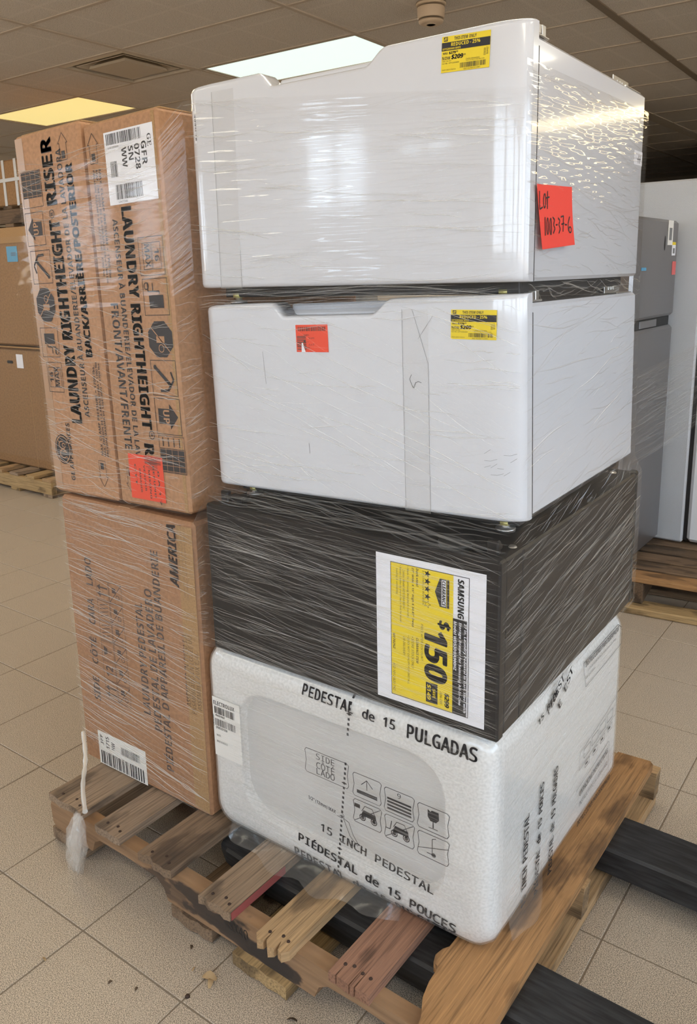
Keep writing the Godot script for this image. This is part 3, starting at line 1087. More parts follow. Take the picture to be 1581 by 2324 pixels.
func build_cartons() -> void:
	# lower carton, a boxed pedestal standing on its end
	var lt := turned(0.03, 0.0)
	var L := thing("pedestal_carton", "tall brown pedestal carton standing on the pallet, under the two riser cartons", "carton", Vector3(0.170, DECK + 0.0025, -0.531), lt)
	var lw := 0.48
	var lh := 0.748
	var ld := 0.74
	part(L, "body", base_box(Vector3(lw, lh, ld), 0.008), M.kraft_d)
	for e in [-1.0, 1.0]:
		part(L, "tape_strip", cbox(Vector3(0.04, 0.002, ld * 0.98), 0.0005, Vector3(0, lh + 0.0006 if e > 0 else -0.0, 0)) if e > 0 else cbox(Vector3(0.05, lh * 0.97, 0.0008), 0.0002, Vector3(lw * 0.5 - 0.03, lh * 0.5, ld * 0.5 + 0.0004)), M.tape if e > 0 else M.kraft_edge)
	var k := Ink.new()
	words(k, "SIDE", Vector2(-0.150, 0.194), 0.068, 0.026, 90, "sans-bold")
	words(k, "CÔTÉ", Vector2(-0.146, 0.300), 0.075, 0.031, 90, "sans-bold")
	words(k, "CARA", Vector2(-0.142, 0.412), 0.072, 0.026, 90, "sans-bold")
	words(k, "LADO", Vector2(-0.138, 0.520), 0.075, 0.026, 90, "sans-bold")
	words(k, "LAUNDRY PEDESTAL", Vector2(0.046, 0.215), 0.30, 0.026, 90, "sans-bold")
	words(k, "PEDESTAL DE LAVADERO", Vector2(0.084, 0.180), 0.378, 0.026, 90, "sans-bold")
	words(k, "PIÉDESTAL D'APPAREIL DE BUANDERIE", Vector2(0.116, 0.080), 0.58, 0.032, 90, "sans-bold")
	words(k, "AMERICA", Vector2(0.182, 0.585), 0.150, 0.028, 90, "sans-black", 0.2)
	words(k, "AN AMERICAN COMPANY FOR OVER 100 YEARS", Vector2(0.193, 0.575), 0.160, 0.008, 90, "sans")
	words(k, "UNE COMPAGNIE AMÉRICAINE DEPUIS PLUS DE 100 ANS", Vector2(0.203, 0.565), 0.175, 0.008, 90, "sans")
	words(k, "UNA COMPAÑÍA AMERICANA POR MÁS DE 100 AÑOS", Vector2(0.213, 0.560), 0.175, 0.008, 90, "sans")
	words(k, "ASSEMBLED IN THE U.S.A.", Vector2(0.196, 0.285), 0.19, 0.015, 90, "sans-bold")
	words(k, "ENSAMBLADO EN LOS EE.UU.", Vector2(0.213, 0.270), 0.205, 0.015, 90, "sans-bold")
	words(k, "ASSEMBLÉ AUX É.-U.", Vector2(0.231, 0.285), 0.15, 0.017, 90, "sans-bold")
	# block of handling marks
	var y0 := 0.21
	for r in 2:
		for c in 6:
			var xa := -0.126 + r * 0.050
			var ya := y0 + c * 0.056
			k.frame(xa, ya, xa + 0.048, ya + 0.054, 0.0012)
			if r == 1:
				k.line(Vector2(xa, ya), Vector2(xa + 0.048, ya + 0.054), 0.0018)
				k.rect(xa + 0.012, ya + 0.028, xa + 0.026, ya + 0.042)
				k.ring(Vector2(xa + 0.032, ya + 0.018), 0.007, 0.007, 0.0018, 0.0, 12)
			elif c == 0 or c == 5:
				for q in [0.016, 0.034]:
					k.line(Vector2(xa + 0.044, ya + q), Vector2(xa + 0.012, ya + q), 0.004)
					k.poly(PackedVector2Array([Vector2(xa + 0.002, ya + q), Vector2(xa + 0.016, ya + q - 0.008), Vector2(xa + 0.016, ya + q + 0.008)]))
			elif c == 1:
				words(k, "12", Vector2(xa + 0.038, ya + 0.012), 0.03, 0.028, 90, "sans-bold")
			elif c == 2:
				k.poly(PackedVector2Array([Vector2(xa + 0.008, ya + 0.014), Vector2(xa + 0.022, ya + 0.020), Vector2(xa + 0.022, ya + 0.034), Vector2(xa + 0.008, ya + 0.040)]))
				k.rect(xa + 0.022, ya + 0.026, xa + 0.040, ya + 0.028)
			else:
				for q in 4:
					k.line(Vector2(xa + 0.008, ya + 0.01 + q * 0.01), Vector2(xa + 0.04, ya + 0.018 + q * 0.01), 0.002)
	put_ink(L, "print", k, M.ink_soft, Vector3(0, 0, ld * 0.5 + 0.0008), Basis(), "dark lettering and handling marks")
	# torn label at the foot
	var lab := part(L, "label", cbox(Vector3(0.19, 0.098, 0.0006), 0.0001, Vector3(-0.083, 0.052, ld * 0.5 + 0.0010)), M.paper_warm, Vector3.ZERO, Basis(), "white shipping label at the carton's foot")
	var lk := Ink.new()
	words(lk, "JFF", Vector2(-0.155, 0.062), 0.030, 0.014, 90, "sans-bold")
	words(lk, "1715", Vector2(-0.132, 0.056), 0.036, 0.014, 90, "sans-bold")
	words(lk, "HW", Vector2(-0.110, 0.060), 0.022, 0.014, 90, "sans-bold")
	lk.bars(-0.170, 0.006, 0.004, 0.044, 5)
	lk.bars(-0.085, 0.058, -0.010, 0.080, 6)
	put_ink(lab, "print", lk, M.ink, Vector3(0, 0, ld * 0.5 + 0.0016))

	# two riser cartons on end, bottoms together
	var rt := turned(0.0, 0.03)
	var ro := Vector3(0.125, 0.898, -0.540)
	var rh := 0.850
	var rd := 0.75
	for side in 2:
		var cx: float = [-0.0805, 0.1745][side]
		var cw: float = [0.250, 0.244][side]
		var o := thing("riser_carton", ["brown riser carton marked BACK, standing on end against its twin", "brown riser carton marked FRONT, with a white label and a red sticker"][side], "carton", ro + rt * Vector3(cx, 0.0, [0.004, 0.0][side]), rt, "riser cartons on end")
		var h: float = rh + [0.008, -0.004][side]
		part(o, "body", base_box(Vector3(cw, h, rd), 0.006), M.kraft if side == 0 else M.kraft_b)
		# open flap lips at the top and the strip of tape round the edge
		if side == 0:
			part(o, "tape_strip", cbox(Vector3(0.030, h * 0.985, 0.0008), 0.0002, Vector3(-cw * 0.5 + 0.017, h * 0.5, rd * 0.5 + 0.0005)), M.tape)
		part(o, "flap", cbox(Vector3(cw * 0.94, 0.004, rd * 0.48), 0.001, Vector3(0, h + 0.003, rd * 0.24)), M.kraft_edge, Vector3.ZERO, Basis())
		if side == 1:
			part(o, "score_strip", cbox(Vector3(0.010, h * 0.99, 0.001), 0.0003, Vector3(cw * 0.5 - 0.012, h * 0.5, rd * 0.5 + 0.0004)), M.kraft_edge)
		var q := Ink.new()
		var light := Ink.new()
		if side == 0:
			words(q, "LAUNDRY RIGHTHEIGHT", Vector2(-0.062, 0.184), 0.475, 0.040, 90, "sans-black")
			k = q
			q.ring(Vector2(-0.088, 0.674), 0.010, 0.010, 0.002)
			words(q, "R", Vector2(-0.083, 0.670), 0.008, 0.010, 90, "sans-bold")
			words(q, "RISER", Vector2(-0.062, 0.694), 0.145, 0.040, 90, "sans-black")
			words(q, "ASCENSEUR À BUANDERIE/ELEVADOR DE LA LAVADORA", Vector2(-0.028, 0.200), 0.61, 0.024, 90, "sans-bold")
			words(q, "BACK/ARRIÈRE/POSTERIOR", Vector2(0.008, 0.345), 0.43, 0.031, 90, "sans-black")
			words(q, "MAX. CLAMP PRESSURE = 1700 lbs.", Vector2(0.010, 0.110), 0.215, 0.009, 90, "sans-bold")
			words(q, "MAX. PRESIÓN DE LA ABRAZADERA = 1700 lbs", Vector2(0.021, 0.108), 0.225, 0.010, 90, "sans-bold")
			words(q, "PRESIÓN MAXIMA DE SUJECIÓN = 1700 lbs", Vector2(0.032, 0.108), 0.222, 0.010, 90, "sans-bold")
			words(q, "GE APPLIANCES", Vector2(-0.116, 0.035), 0.145, 0.016, 90, "sans-bold")
			monogram(q, light, Vector2(-0.154, 0.112), 0.036)
			square_mark(q, -0.198, 0.607, -0.124, 0.684, "up", -1)
			square_mark(q, -0.194, 0.518, -0.114, 0.596, "hook", -1)
			square_mark(q, -0.192, 0.428, -0.118, 0.508, "eight", -1)
			square_mark(q, -0.192, 0.342, -0.120, 0.414, "clamp", -1)
			square_mark(q, -0.182, 0.256, -0.120, 0.330, "max", -1)
			square_mark(q, -0.194, 0.716, -0.117, 0.774, "table", -1)
			q.frame(-0.196, 0.694, -0.116, 0.776, 0.0012)
			words(light, "UP", Vector2(-0.148, 0.632), 0.028, 0.020, 90, "sans-bold", 0.0, 0.0003)
			light.line(Vector2(-0.186, 0.437), Vector2(-0.126, 0.499), 0.0022, 0.0003)
			light.rect(-0.165, 0.455, -0.140, 0.470, 0.0003)
			light.ring(Vector2(-0.150, 0.482), 0.009, 0.009, 0.0018, 0.0003, 14)
			for g in 5:
				light.line(Vector2(-0.194 + g * 0.019, 0.716), Vector2(-0.194 + g * 0.019, 0.774), 0.001, 0.0003)
				light.line(Vector2(-0.194, 0.72 + g * 0.012), Vector2(-0.117, 0.72 + g * 0.012), 0.001, 0.0003)
			square_mark(q, -0.036, 0.784, 0.000, 0.842, "box_up", 1)
			square_mark(q, -0.018, 0.032, 0.018, 0.096, "box_up", -1)
		else:
			words(q, "LAUNDRY RIGHTHEIGHT", Vector2(0.160, 0.665), 0.480, 0.032, -90, "sans-black")
			q.ring(Vector2(0.190, 0.172), 0.010, 0.010, 0.002)
			words(q, "R", Vector2(0.186, 0.176), 0.008, 0.009, -90, "sans-bold")
			words(q, "RISER", Vector2(0.160, 0.150), 0.130, 0.032, -90, "sans-black")
			words(q, "ASCENSEUR À BUANDERIE/ELEVADOR DE LA LAVADORA", Vector2(0.126, 0.644), 0.605, 0.022, -90, "sans-bold")
			words(q, "FRONT/AVANT/FRENTE", Vector2(0.090, 0.465), 0.333, 0.026, -90, "sans-bold")
			words(q, "MAX. CLAMP PRESSURE = 1700 lbs.", Vector2(0.096, 0.750), 0.235, 0.008, -90, "sans-bold")
			words(q, "MAX. PRESIÓN DE LA ABRAZADERA = 1700 lbs", Vector2(0.085, 0.750), 0.240, 0.009, -90, "sans-bold")
			words(q, "PRESIÓN MAXIMA DE SUJECIÓN = 1700 lbs", Vector2(0.074, 0.750), 0.225, 0.009, -90, "sans-bold")
			square_mark(q, 0.204, 0.520, 0.284, 0.600, "max", 1)
			square_mark(q, 0.206, 0.436, 0.286, 0.514, "clamp", 1)
			square_mark(q, 0.210, 0.347, 0.288, 0.424, "eight", 1)
			square_mark(q, 0.208, 0.263, 0.290, 0.341, "hook", 1)
			square_mark(q, 0.209, 0.177, 0.292, 0.258, "up", 1)
			square_mark(q, 0.214, 0.092, 0.294, 0.146, "table", 1)
			q.frame(0.212, 0.090, 0.296, 0.174, 0.0012)
			for g in 4:
				q.line(Vector2(0.226 + g * 0.018, 0.150), Vector2(0.226 + g * 0.018, 0.170), 0.003)
			words(light, "UP", Vector2(0.236, 0.232), 0.030, 0.020, -90, "sans-bold", 0.0, 0.0003)
			light.line(Vector2(0.220, 0.412), Vector2(0.278, 0.358), 0.0022, 0.0003)
			light.rect(0.236, 0.378, 0.262, 0.392, 0.0003)
			light.ring(Vector2(0.250, 0.366), 0.009, 0.009, 0.0018, 0.0003, 14)
			for g in 5:
				light.line(Vector2(0.214 + g * 0.02, 0.092), Vector2(0.214 + g * 0.02, 0.146), 0.001, 0.0003)
				light.line(Vector2(0.214, 0.094 + g * 0.0125), Vector2(0.294, 0.094 + g * 0.0125), 0.001, 0.0003)
			square_mark(q, 0.066, 0.764, 0.102, 0.826, "box_up", 1)
			square_mark(q, 0.082, 0.026, 0.118, 0.088, "box_up", -1)
			# white label
			var lb := part(o, "label", cbox(Vector3(0.158, 0.148, 0.0008), 0.0002, Vector3(0.204 - cx, 0.746, rd * 0.5 + 0.0012)), M.paper, Vector3.ZERO, Basis(), "white barcode label")
			var b := Ink.new()
			words(b, "GE", Vector2(0.264, 0.800), 0.024, 0.012, -90, "serif-bold")
			words(b, "GFR", Vector2(0.244, 0.788), 0.046, 0.016, -90, "sans-bold")
			words(b, "0728", Vector2(0.222, 0.786), 0.050, 0.016, -90, "sans-bold")
			words(b, "SN", Vector2(0.202, 0.784), 0.028, 0.016, -90, "sans-bold")
			words(b, "WW", Vector2(0.180, 0.784), 0.040, 0.016, -90, "sans-bold")
			b.bars(0.132, 0.794, 0.246, 0.816, 21, true, 32)
			b.bars(0.150, 0.682, 0.238, 0.712, 22, true, 32)
			b.bars(0.140, 0.728, 0.162, 0.760, 23, true, 10)
			words(b, "GFR0728SNWW", Vector2(0.136, 0.786), 0.036, 0.004, 0, "sans")
			words(b, "LZH277480", Vector2(0.156, 0.675), 0.030, 0.004, 0, "sans")
			put_ink(lb, "print", b, M.ink, Vector3(-cx, 0, rd * 0.5 + 0.0018))
			# red sticker
			var rs := part(o, "sticker", cbox(Vector3(0.120, 0.106, 0.0006), 0.0002, Vector3(0.158 - cx, 0.070, rd * 0.5 + 0.0016)), M.orange_red, Vector3.ZERO, Basis(), "bright red return sticker with faint print")
			var e := Ink.new()
			for g in 9:
				e.line(Vector2(0.160 + (g % 3) * 0.006, 0.115 - g * 0.003), Vector2(0.200, 0.115 - g * 0.003), 0.001)
			for g in 6:
				words(e, ["OTT", "DAMAGED", "VENDOR", "MISSING", "REFUND", "0 A 1 7"][g], Vector2(0.118 + g * 0.016, 0.100 - (g % 2) * 0.01), 0.05 + 0.006 * g, 0.006, -90, "sans-bold")
			e.bars(0.156, 0.104, 0.212, 0.122, 31, false, 12)
			put_ink(rs, "print", e, M.ink_soft, Vector3(-cx, 0, rd * 0.5 + 0.0022))
		put_ink(o, "print", q, M.ink_print, Vector3(-cx, 0, rd * 0.5 + 0.0010), Basis(), "black stencil lettering and handling marks")
		put_ink(o, "reversed_print", light, M.kraft, Vector3(-cx, 0, rd * 0.5 + 0.0012)).set_meta("kind", "stuff")

# ---------------------------------------------------------------- pedestal in foam and shrink film, lowest of the stack
func build_foam_pedestal() -> void:
	var b := turned(0.017, 0.004)
	var w := 0.731
	var h := 0.459
	var d := 0.728
	var t := thing("foam_wrapped_pedestal", "white foam-packed pedestal with printed shrink bag, lowest of the stack on the pallet", "boxed pedestal", Vector3(0.789, DECK + 0.0055, -0.540), b)
	var cy := Vector2(0, h * 0.5)
	var s := Soup.new()
	var rings := []
	var zf := d * 0.5
	rings.append(round_rect(0.01, 0.01, 0.004, -zf, 6, cy))
	for q in [[0.034, 0.0], [0.017, 0.005], [0.006, 0.016], [0.0, 0.034]]:
		rings.append(round_rect(w - 2 * q[0], h - 2 * q[0], 0.045, -zf + q[1], 6, cy))
	for q in [[0.0, 0.034], [0.006, 0.016], [0.017, 0.005], [0.034, 0.0]]:
		rings.append(round_rect(w - 2 * q[0], h - 2 * q[0], 0.045, zf - q[1], 6, cy))
	# opening in the foam that shows the cabinet
	rings.append(round_rect(0.54, 0.318, 0.085, zf, 6, cy + Vector2(0.0, -0.005)))
	rings.append(round_rect(0.528, 0.306, 0.080, zf - 0.004, 6, cy + Vector2(0.0, -0.005)))
	rings.append(round_rect(0.520, 0.298, 0.078, zf - 0.022, 6, cy + Vector2(0.0, -0.005)))
	loft(s, rings, true)
	part(t, "foam_shell", s.mesh(), M.foam)
	part(t, "cabinet_panel", cbox(Vector3(0.56, 0.34, 0.01), 0.002, Vector3(0.0, h * 0.5 - 0.005, zf - 0.027)), M.inner_panel, Vector3.ZERO, Basis(), "grey cabinet front seen through the foam opening")
	var bag := Soup.new()
	rings = []
	var e := 0.0025
	for q in [[0.034, 0.0], [0.017, 0.005], [0.006, 0.016], [0.0, 0.034]]:
		rings.append(round_rect(w - 2 * q[0] + 2 * e, h - 2 * q[0] + 2 * e, 0.047, -zf - e + q[1], 6, cy))
	for q in [[0.0, 0.034], [0.006, 0.016], [0.017, 0.005], [0.034, 0.0]]:
		rings.append(round_rect(w - 2 * q[0] + 2 * e, h - 2 * q[0] + 2 * e, 0.047, zf + e - q[1], 6, cy))
	loft(bag, rings, true, true, true)
	part(t, "shrink_bag", bag.mesh(), M.film_bag, Vector3.ZERO, Basis(), "milky shrink film bag")
	var k := Ink.new()
	# upper line, partly hidden in the folds
	words(k, "PEDESTAL", Vector2(-0.072, 0.424), 0.130, 0.022, -1.5, "mono-bold")
	words(k, "de 15", Vector2(0.082, 0.420), 0.076, 0.020, -1.5, "mono-bold")
	words(k, "PULGADAS", Vector2(0.186, 0.412), 0.148, 0.027, 0, "mono-bold")
	# dashed opening line
	for i in 40:
		var f := i / 39.0
		if f > 0.2 and f < 0.32:
			continue
		var c := Vector2(lerpf(0.053, 0.006, f), lerpf(0.452, -0.002, f))
		k.rect(c.x - 0.0025, c.y - 0.0030, c.x + 0.0025, c.y + 0.0030)
		if i % 7 == 3:
			k.rect(c.x - 0.0060, c.y - 0.0012, c.x + 0.0060, c.y + 0.0012)
	# SIDE box
	var wob := func(x0: float, y0: float, x1: float, y1: float) -> Array:
		return [Vector2(x0 + 0.003, y0), Vector2(x1 - 0.004, y0 - 0.001), Vector2(x1, y0 + 0.006), Vector2(x1 - 0.003, (y0 + y1) * 0.5), Vector2(x1 + 0.001, y1 - 0.004), Vector2(x1 - 0.004, y1), Vector2(x0 + 0.004, y1), Vector2(x0, y1 - 0.005), Vector2(x0 + 0.003, (y0 + y1) * 0.5), Vector2(x0 - 0.001, y0 + 0.006)]
	k.path(wob.call(-0.070, 0.245, 0.044, 0.302), 0.0012, true)
	words(k, "SIDE", Vector2(-0.040, 0.284), 0.048, 0.014, 0, "mono")
	words(k, "CÔTÉ", Vector2(-0.040, 0.263), 0.048, 0.019, 0, "mono")
	words(k, "LADO", Vector2(-0.040, 0.249), 0.048, 0.014, 0, "mono")
	var cells := []
	for r in 2:
		for c in 3:
			var x0 := 0.055 + c * 0.077
			var y0 := 0.237 - r * 0.061 - c * 0.004
			k.path(wob.call(x0, y0, x0 + 0.069, y0 + 0.053), 0.0013, true)
			cells.append(Vector2(x0 + 0.0345, y0 + 0.0265))
	# up arrow over a base
	var c0: Vector2 = cells[0]
	k.line(c0 + Vector2(0, -0.004), c0 + Vector2(0, 0.018), 0.0016)
	k.line(c0 + Vector2(0, 0.018), c0 + Vector2(-0.014, 0.004), 0.0016)
	k.line(c0 + Vector2(0, 0.018), c0 + Vector2(0.014, 0.004), 0.0016)
	k.rect(c0.x - 0.025, c0.y - 0.018, c0.x + 0.025, c0.y - 0.010)
	# stacking limit
	c0 = cells[1]
	words(k, "9", c0 + Vector2(-0.004, 0.012), 0.008, 0.011, 0, "sans")
	for i in 4:
		k.rect(c0.x - 0.028, c0.y - 0.021 + i * 0.0075, c0.x + 0.028, c0.y - 0.0165 + i * 0.0075)
	# fragile glass
	c0 = cells[2]
	k.poly(PackedVector2Array([c0 + Vector2(-0.012, 0.020), c0 + Vector2(-0.006, 0.016), c0 + Vector2(-0.003, 0.020), c0 + Vector2(0.012, 0.020), c0 + Vector2(0.013, 0.004), c0 + Vector2(0.006, -0.004), c0 + Vector2(-0.006, -0.004), c0 + Vector2(-0.012, 0.004)]))
	k.line(c0 + Vector2(0, -0.004), c0 + Vector2(0, -0.018), 0.0025)
	k.line(c0 + Vector2(-0.010, -0.019), c0 + Vector2(0.010, -0.019), 0.0018)
	# two trucks crossed out
	for i in [3, 4]:
		c0 = cells[i]
		k.line(c0 + Vector2(-0.032, -0.024), c0 + Vector2(0.032, 0.024), 0.0014)
		for x in [-0.012, 0.016]:
			k.ring(c0 + Vector2(x, -0.010), 0.008, 0.008, 0.0022, 0.0, 16)
			k.disc(c0 + Vector2(x, -0.010), 0.0045, 0.0045, 0.0, 12)
		k.poly(PackedVector2Array([c0 + Vector2(-0.016, -0.006), c0 + Vector2(0.022, -0.006), c0 + Vector2(0.020, 0.006), c0 + Vector2(-0.010, 0.008)]))
		k.path([c0 + Vector2(-0.014, 0.004), c0 + Vector2(-0.006, 0.018), c0 + Vector2(0.012, 0.018), c0 + Vector2(0.018, 0.006)], 0.0014)
		if i == 3:
			k.rect(c0.x - 0.032, c0.y + 0.008, c0.x - 0.018, c0.y + 0.017)
		else:
			k.path([c0 + Vector2(-0.018, 0.016), c0 + Vector2(-0.022, -0.004), c0 + Vector2(-0.032, -0.004)], 0.0018)
	# cart crossed out
	c0 = cells[5]
	k.line(c0 + Vector2(-0.034, -0.012), c0 + Vector2(0.034, 0.010), 0.0014)
	k.path([c0 + Vector2(0.006, 0.022), c0 + Vector2(-0.002, 0.018), c0 + Vector2(-0.002, -0.016), c0 + Vector2(-0.014, -0.016)], 0.0016)
	k.disc(c0 + Vector2(0.001, -0.016), 0.005, 0.005)
	# knife mark
	words(k, "1/2\" (12mm) MAX", Vector2(-0.066, 0.178), 0.074, 0.010, -6, "sans-bold")
	k.path([Vector2(0.012, 0.170), Vector2(0.024, 0.168), Vector2(0.030, 0.176), Vector2(0.022, 0.182)], 0.0012)
	k.path([Vector2(0.028, 0.170), Vector2(0.042, 0.165), Vector2(0.052, 0.140), Vector2(0.066, 0.122), Vector2(0.062, 0.118), Vector2(0.044, 0.134), Vector2(0.034, 0.156), Vector2(0.028, 0.170)], 0.0013)
	# three lines of lettering
	words(k, "15 INCH PEDESTAL", Vector2(-0.034, 0.114), 0.278, 0.019, -5.2, "mono-bold")
	words(k, "PIÉDESTAL de 15 POUCES", Vector2(-0.098, 0.062), 0.392, 0.025, -5.6, "mono-bold")
	words(k, "PEDESTAL de 15 PULGADA", Vector2(-0.112, 0.020), 0.385, 0.021, -3.0, "mono-bold")
	# the bag turns over the foam's rounded upper and lower edges
	for i in k.v.size():
		var over := maxf(0.034 - k.v[i].y, k.v[i].y - (h - 0.034))
		if over > 0.0:
			k.v[i].z -= 0.034 - sqrt(maxf(0.0, 0.034 * 0.034 - over * over))
			k.v[i].y = clampf(k.v[i].y, 0.001, h - 0.001)
	put_ink(t, "print", k, M.ink, Vector3(0, 0, zf + e + 0.0012), Basis(), "black print on the shrink bag")
	# maker's label
	var lab := part(t, "label", cbox(Vector3(0.086, 0.150, 0.0006), 0.0001, Vector3(-0.315, 0.262, zf + e + 0.0010)), M.paper_warm, Vector3.ZERO, Basis(), "white maker's label with barcodes")
	lab.position.x = 0.014
	var q := Ink.new()
	words(q, "ELECTROLUX", Vector2(-0.354, 0.318), 0.066, 0.010, 0, "sans-bold")
	q.bars(-0.352, 0.296, -0.288, 0.314, 61, true, 24)
	words(q, "4G43510667", Vector2(-0.350, 0.289), 0.030, 0.005, 0, "sans-bold")
	q.bars(-0.352, 0.265, -0.288, 0.283, 62, true, 24)
	words(q, "EPWD257UIW", Vector2(-0.350, 0.257), 0.036, 0.006, 0, "sans-bold")
	words(q, "WHITE", Vector2(-0.350, 0.238), 0.014, 0.005, 0, "sans")
	words(q, "MADE IN MEXICO", Vector2(-0.350, 0.222), 0.034, 0.005, 0, "sans")
	words(q, "CORE BLANKET", Vector2(-0.355, 0.262), 0.03, 0.004, 90, "sans-bold")
	put_ink(lab, "print", q, M.ink, Vector3(0, 0, zf + e + 0.0016))
	# print on the end, seen along the stack's side: x here runs towards the back
	var sd := Basis(Vector3.UP, PI / 2)
	var g := Ink.new()
	words(g, "15 INCH PEDESTAL", Vector2(-0.212, 0.020), 0.205, 0.022, 88, "mono-bold")
	words(g, "PIÉDESTAL de 15 POUCES", Vector2(-0.150, 0.006), 0.250, 0.024, 86, "mono-bold")
	words(g, "PEDESTAL de 15 PULGADAS", Vector2(-0.075, 0.004), 0.248, 0.022, 86, "mono-bold")
	words(g, "15 PIÉD", Vector2(-0.170, 0.400), 0.10, 0.018, 14, "mono-bold")
	words(g, "PEDEST", Vector2(-0.12, 0.400), 0.09, 0.020, 30, "mono-bold")
	words(g, "E EST", Vector2(-0.060, 0.385), 0.09, 0.020, 40, "mono-bold")
	g.path([Vector2(0.072, 0.432), Vector2(0.300, 0.438), Vector2(0.330, 0.420), Vector2(0.338, 0.374), Vector2(0.092, 0.366), Vector2(0.085, 0.392), Vector2(0.078, 0.405)], 0.0014, true)
	words(g, "INSTRUCCIONES PARA DESEMPACAR", Vector2(0.085, 0.416), 0.225, 0.014, 0.5, "sans-bold")
	words(g, "1. Corte la parte de la base junto a la línea", Vector2(0.100, 0.398), 0.19, 0.009, 0.5, "sans")
	words(g, "de puntos", Vector2(0.090, 0.384), 0.06, 0.008, 0.5, "sans")
	g.path([Vector2(0.075, 0.21), Vector2(0.20, 0.222), Vector2(0.325, 0.238), Vector2(0.320, 0.190), Vector2(0.075, 0.165)], 0.0012, true)
	for i in 4:
		g.frame(0.10 + i * 0.052, 0.182 + i * 0.004, 0.142 + i * 0.052, 0.206 + i * 0.004, 0.0014)
		g.frame(0.11 + i * 0.052, 0.152 + i * 0.004, 0.14 + i * 0.052, 0.168 + i * 0.004, 0.0012)
		g.rect(0.114 + i * 0.052, 0.158 + i * 0.004, 0.128 + i * 0.052, 0.163 + i * 0.004)
	words(g, "UNPACKING INSTRUCTIONS", Vector2(0.085, 0.092), 0.19, 0.014, 4, "sans-bold")
	words(g, "INSTRUCTIONS DE DÉBALLAGE", Vector2(0.085, 0.066), 0.19, 0.014, 2, "sans")
	words(g, "INSTRUCCIONES PARA DESEMPACAR", Vector2(0.075, 0.018), 0.225, 0.014, 0, "sans-bold")
	g.path([Vector2(0.060, 0.12), Vector2(0.28, 0.135), Vector2(0.285, 0.05)], 0.0012)
	put_ink(t, "side_print", g, M.ink, Vector3(w * 0.5 + e + 0.0012, 0, 0), sd, "black print on the bag's end")

# ---------------------------------------------------------------- dark steel pedestal
func build_dark_pedestal() -> void:
	var b := turned(0.0199, 0.0021)
	var w := 0.697
	var h := 0.339
	var d := 0.767
	var t := thing("dark_pedestal", "dark steel laundry pedestal with storage drawer under layers of film", "pedestal", Vector3(0.810, 0.6035, -0.556), b)
	part(t, "body", cbox(Vector3(w - 0.006, h - 0.004, d - 0.03), 0.004, Vector3(0, h * 0.5 - 0.002, -0.014)), M.dark_steel)
	part(t, "drawer_front", cbox(Vector3(w, h, 0.026), 0.004, Vector3(0, h * 0.5, d * 0.5 - 0.013)), M.dark_steel)
	part(t, "side_seam", cbox(Vector3(0.0012, h * 0.97, 0.006), 0.0003, Vector3(w * 0.5 - 0.0026, h * 0.5, 0.285)), M.black)
	part(t, "rear_corner", cbox(Vector3(0.02, h, 0.02), 0.004, Vector3(w * 0.5 - 0.012, h * 0.5, -d * 0.5 + 0.012)), M.black)
	for x in [-1.0, 1.0]:
		var br := Soup.new()
		chamfer(br, Vector3(x * (w * 0.5 - 0.03), h + 0.012, d * 0.5 - 0.035), Vector3(0.022, 0.026, 0.014), 0.003)
		chamfer(br, Vector3(x * (w * 0.5 - 0.052), h + 0.006, d * 0.5 - 0.05), Vector3(0.05, 0.012, 0.03), 0.003)
		part(t, "hold_down_bracket", br.mesh(), M.dark_steel)
	var stop := Soup.new()
	lathe(stop, [Vector2(0.0, 0.012), Vector2(0.030, 0.012), Vector2(0.034, 0.008), Vector2(0.034, 0.0), Vector2(0.0, 0.0)], 24)
	part(t, "rubber_pad", stop.mesh(), M.black, Vector3(w * 0.5 - 0.105, h, d * 0.5 - 0.04))
	var sc := Soup.new()
	lathe(sc, [Vector2(0.0, 0.004), Vector2(0.006, 0.003), Vector2(0.008, 0.0)], 12)
	part(t, "screw", sc.mesh(), M.zinc, Vector3(w * 0.5 - 0.018, h, d * 0.5 - 0.085))
	part(t, "screw", sc.mesh(), M.zinc, Vector3(w * 0.5 - 0.045, h, -d * 0.5 + 0.06))

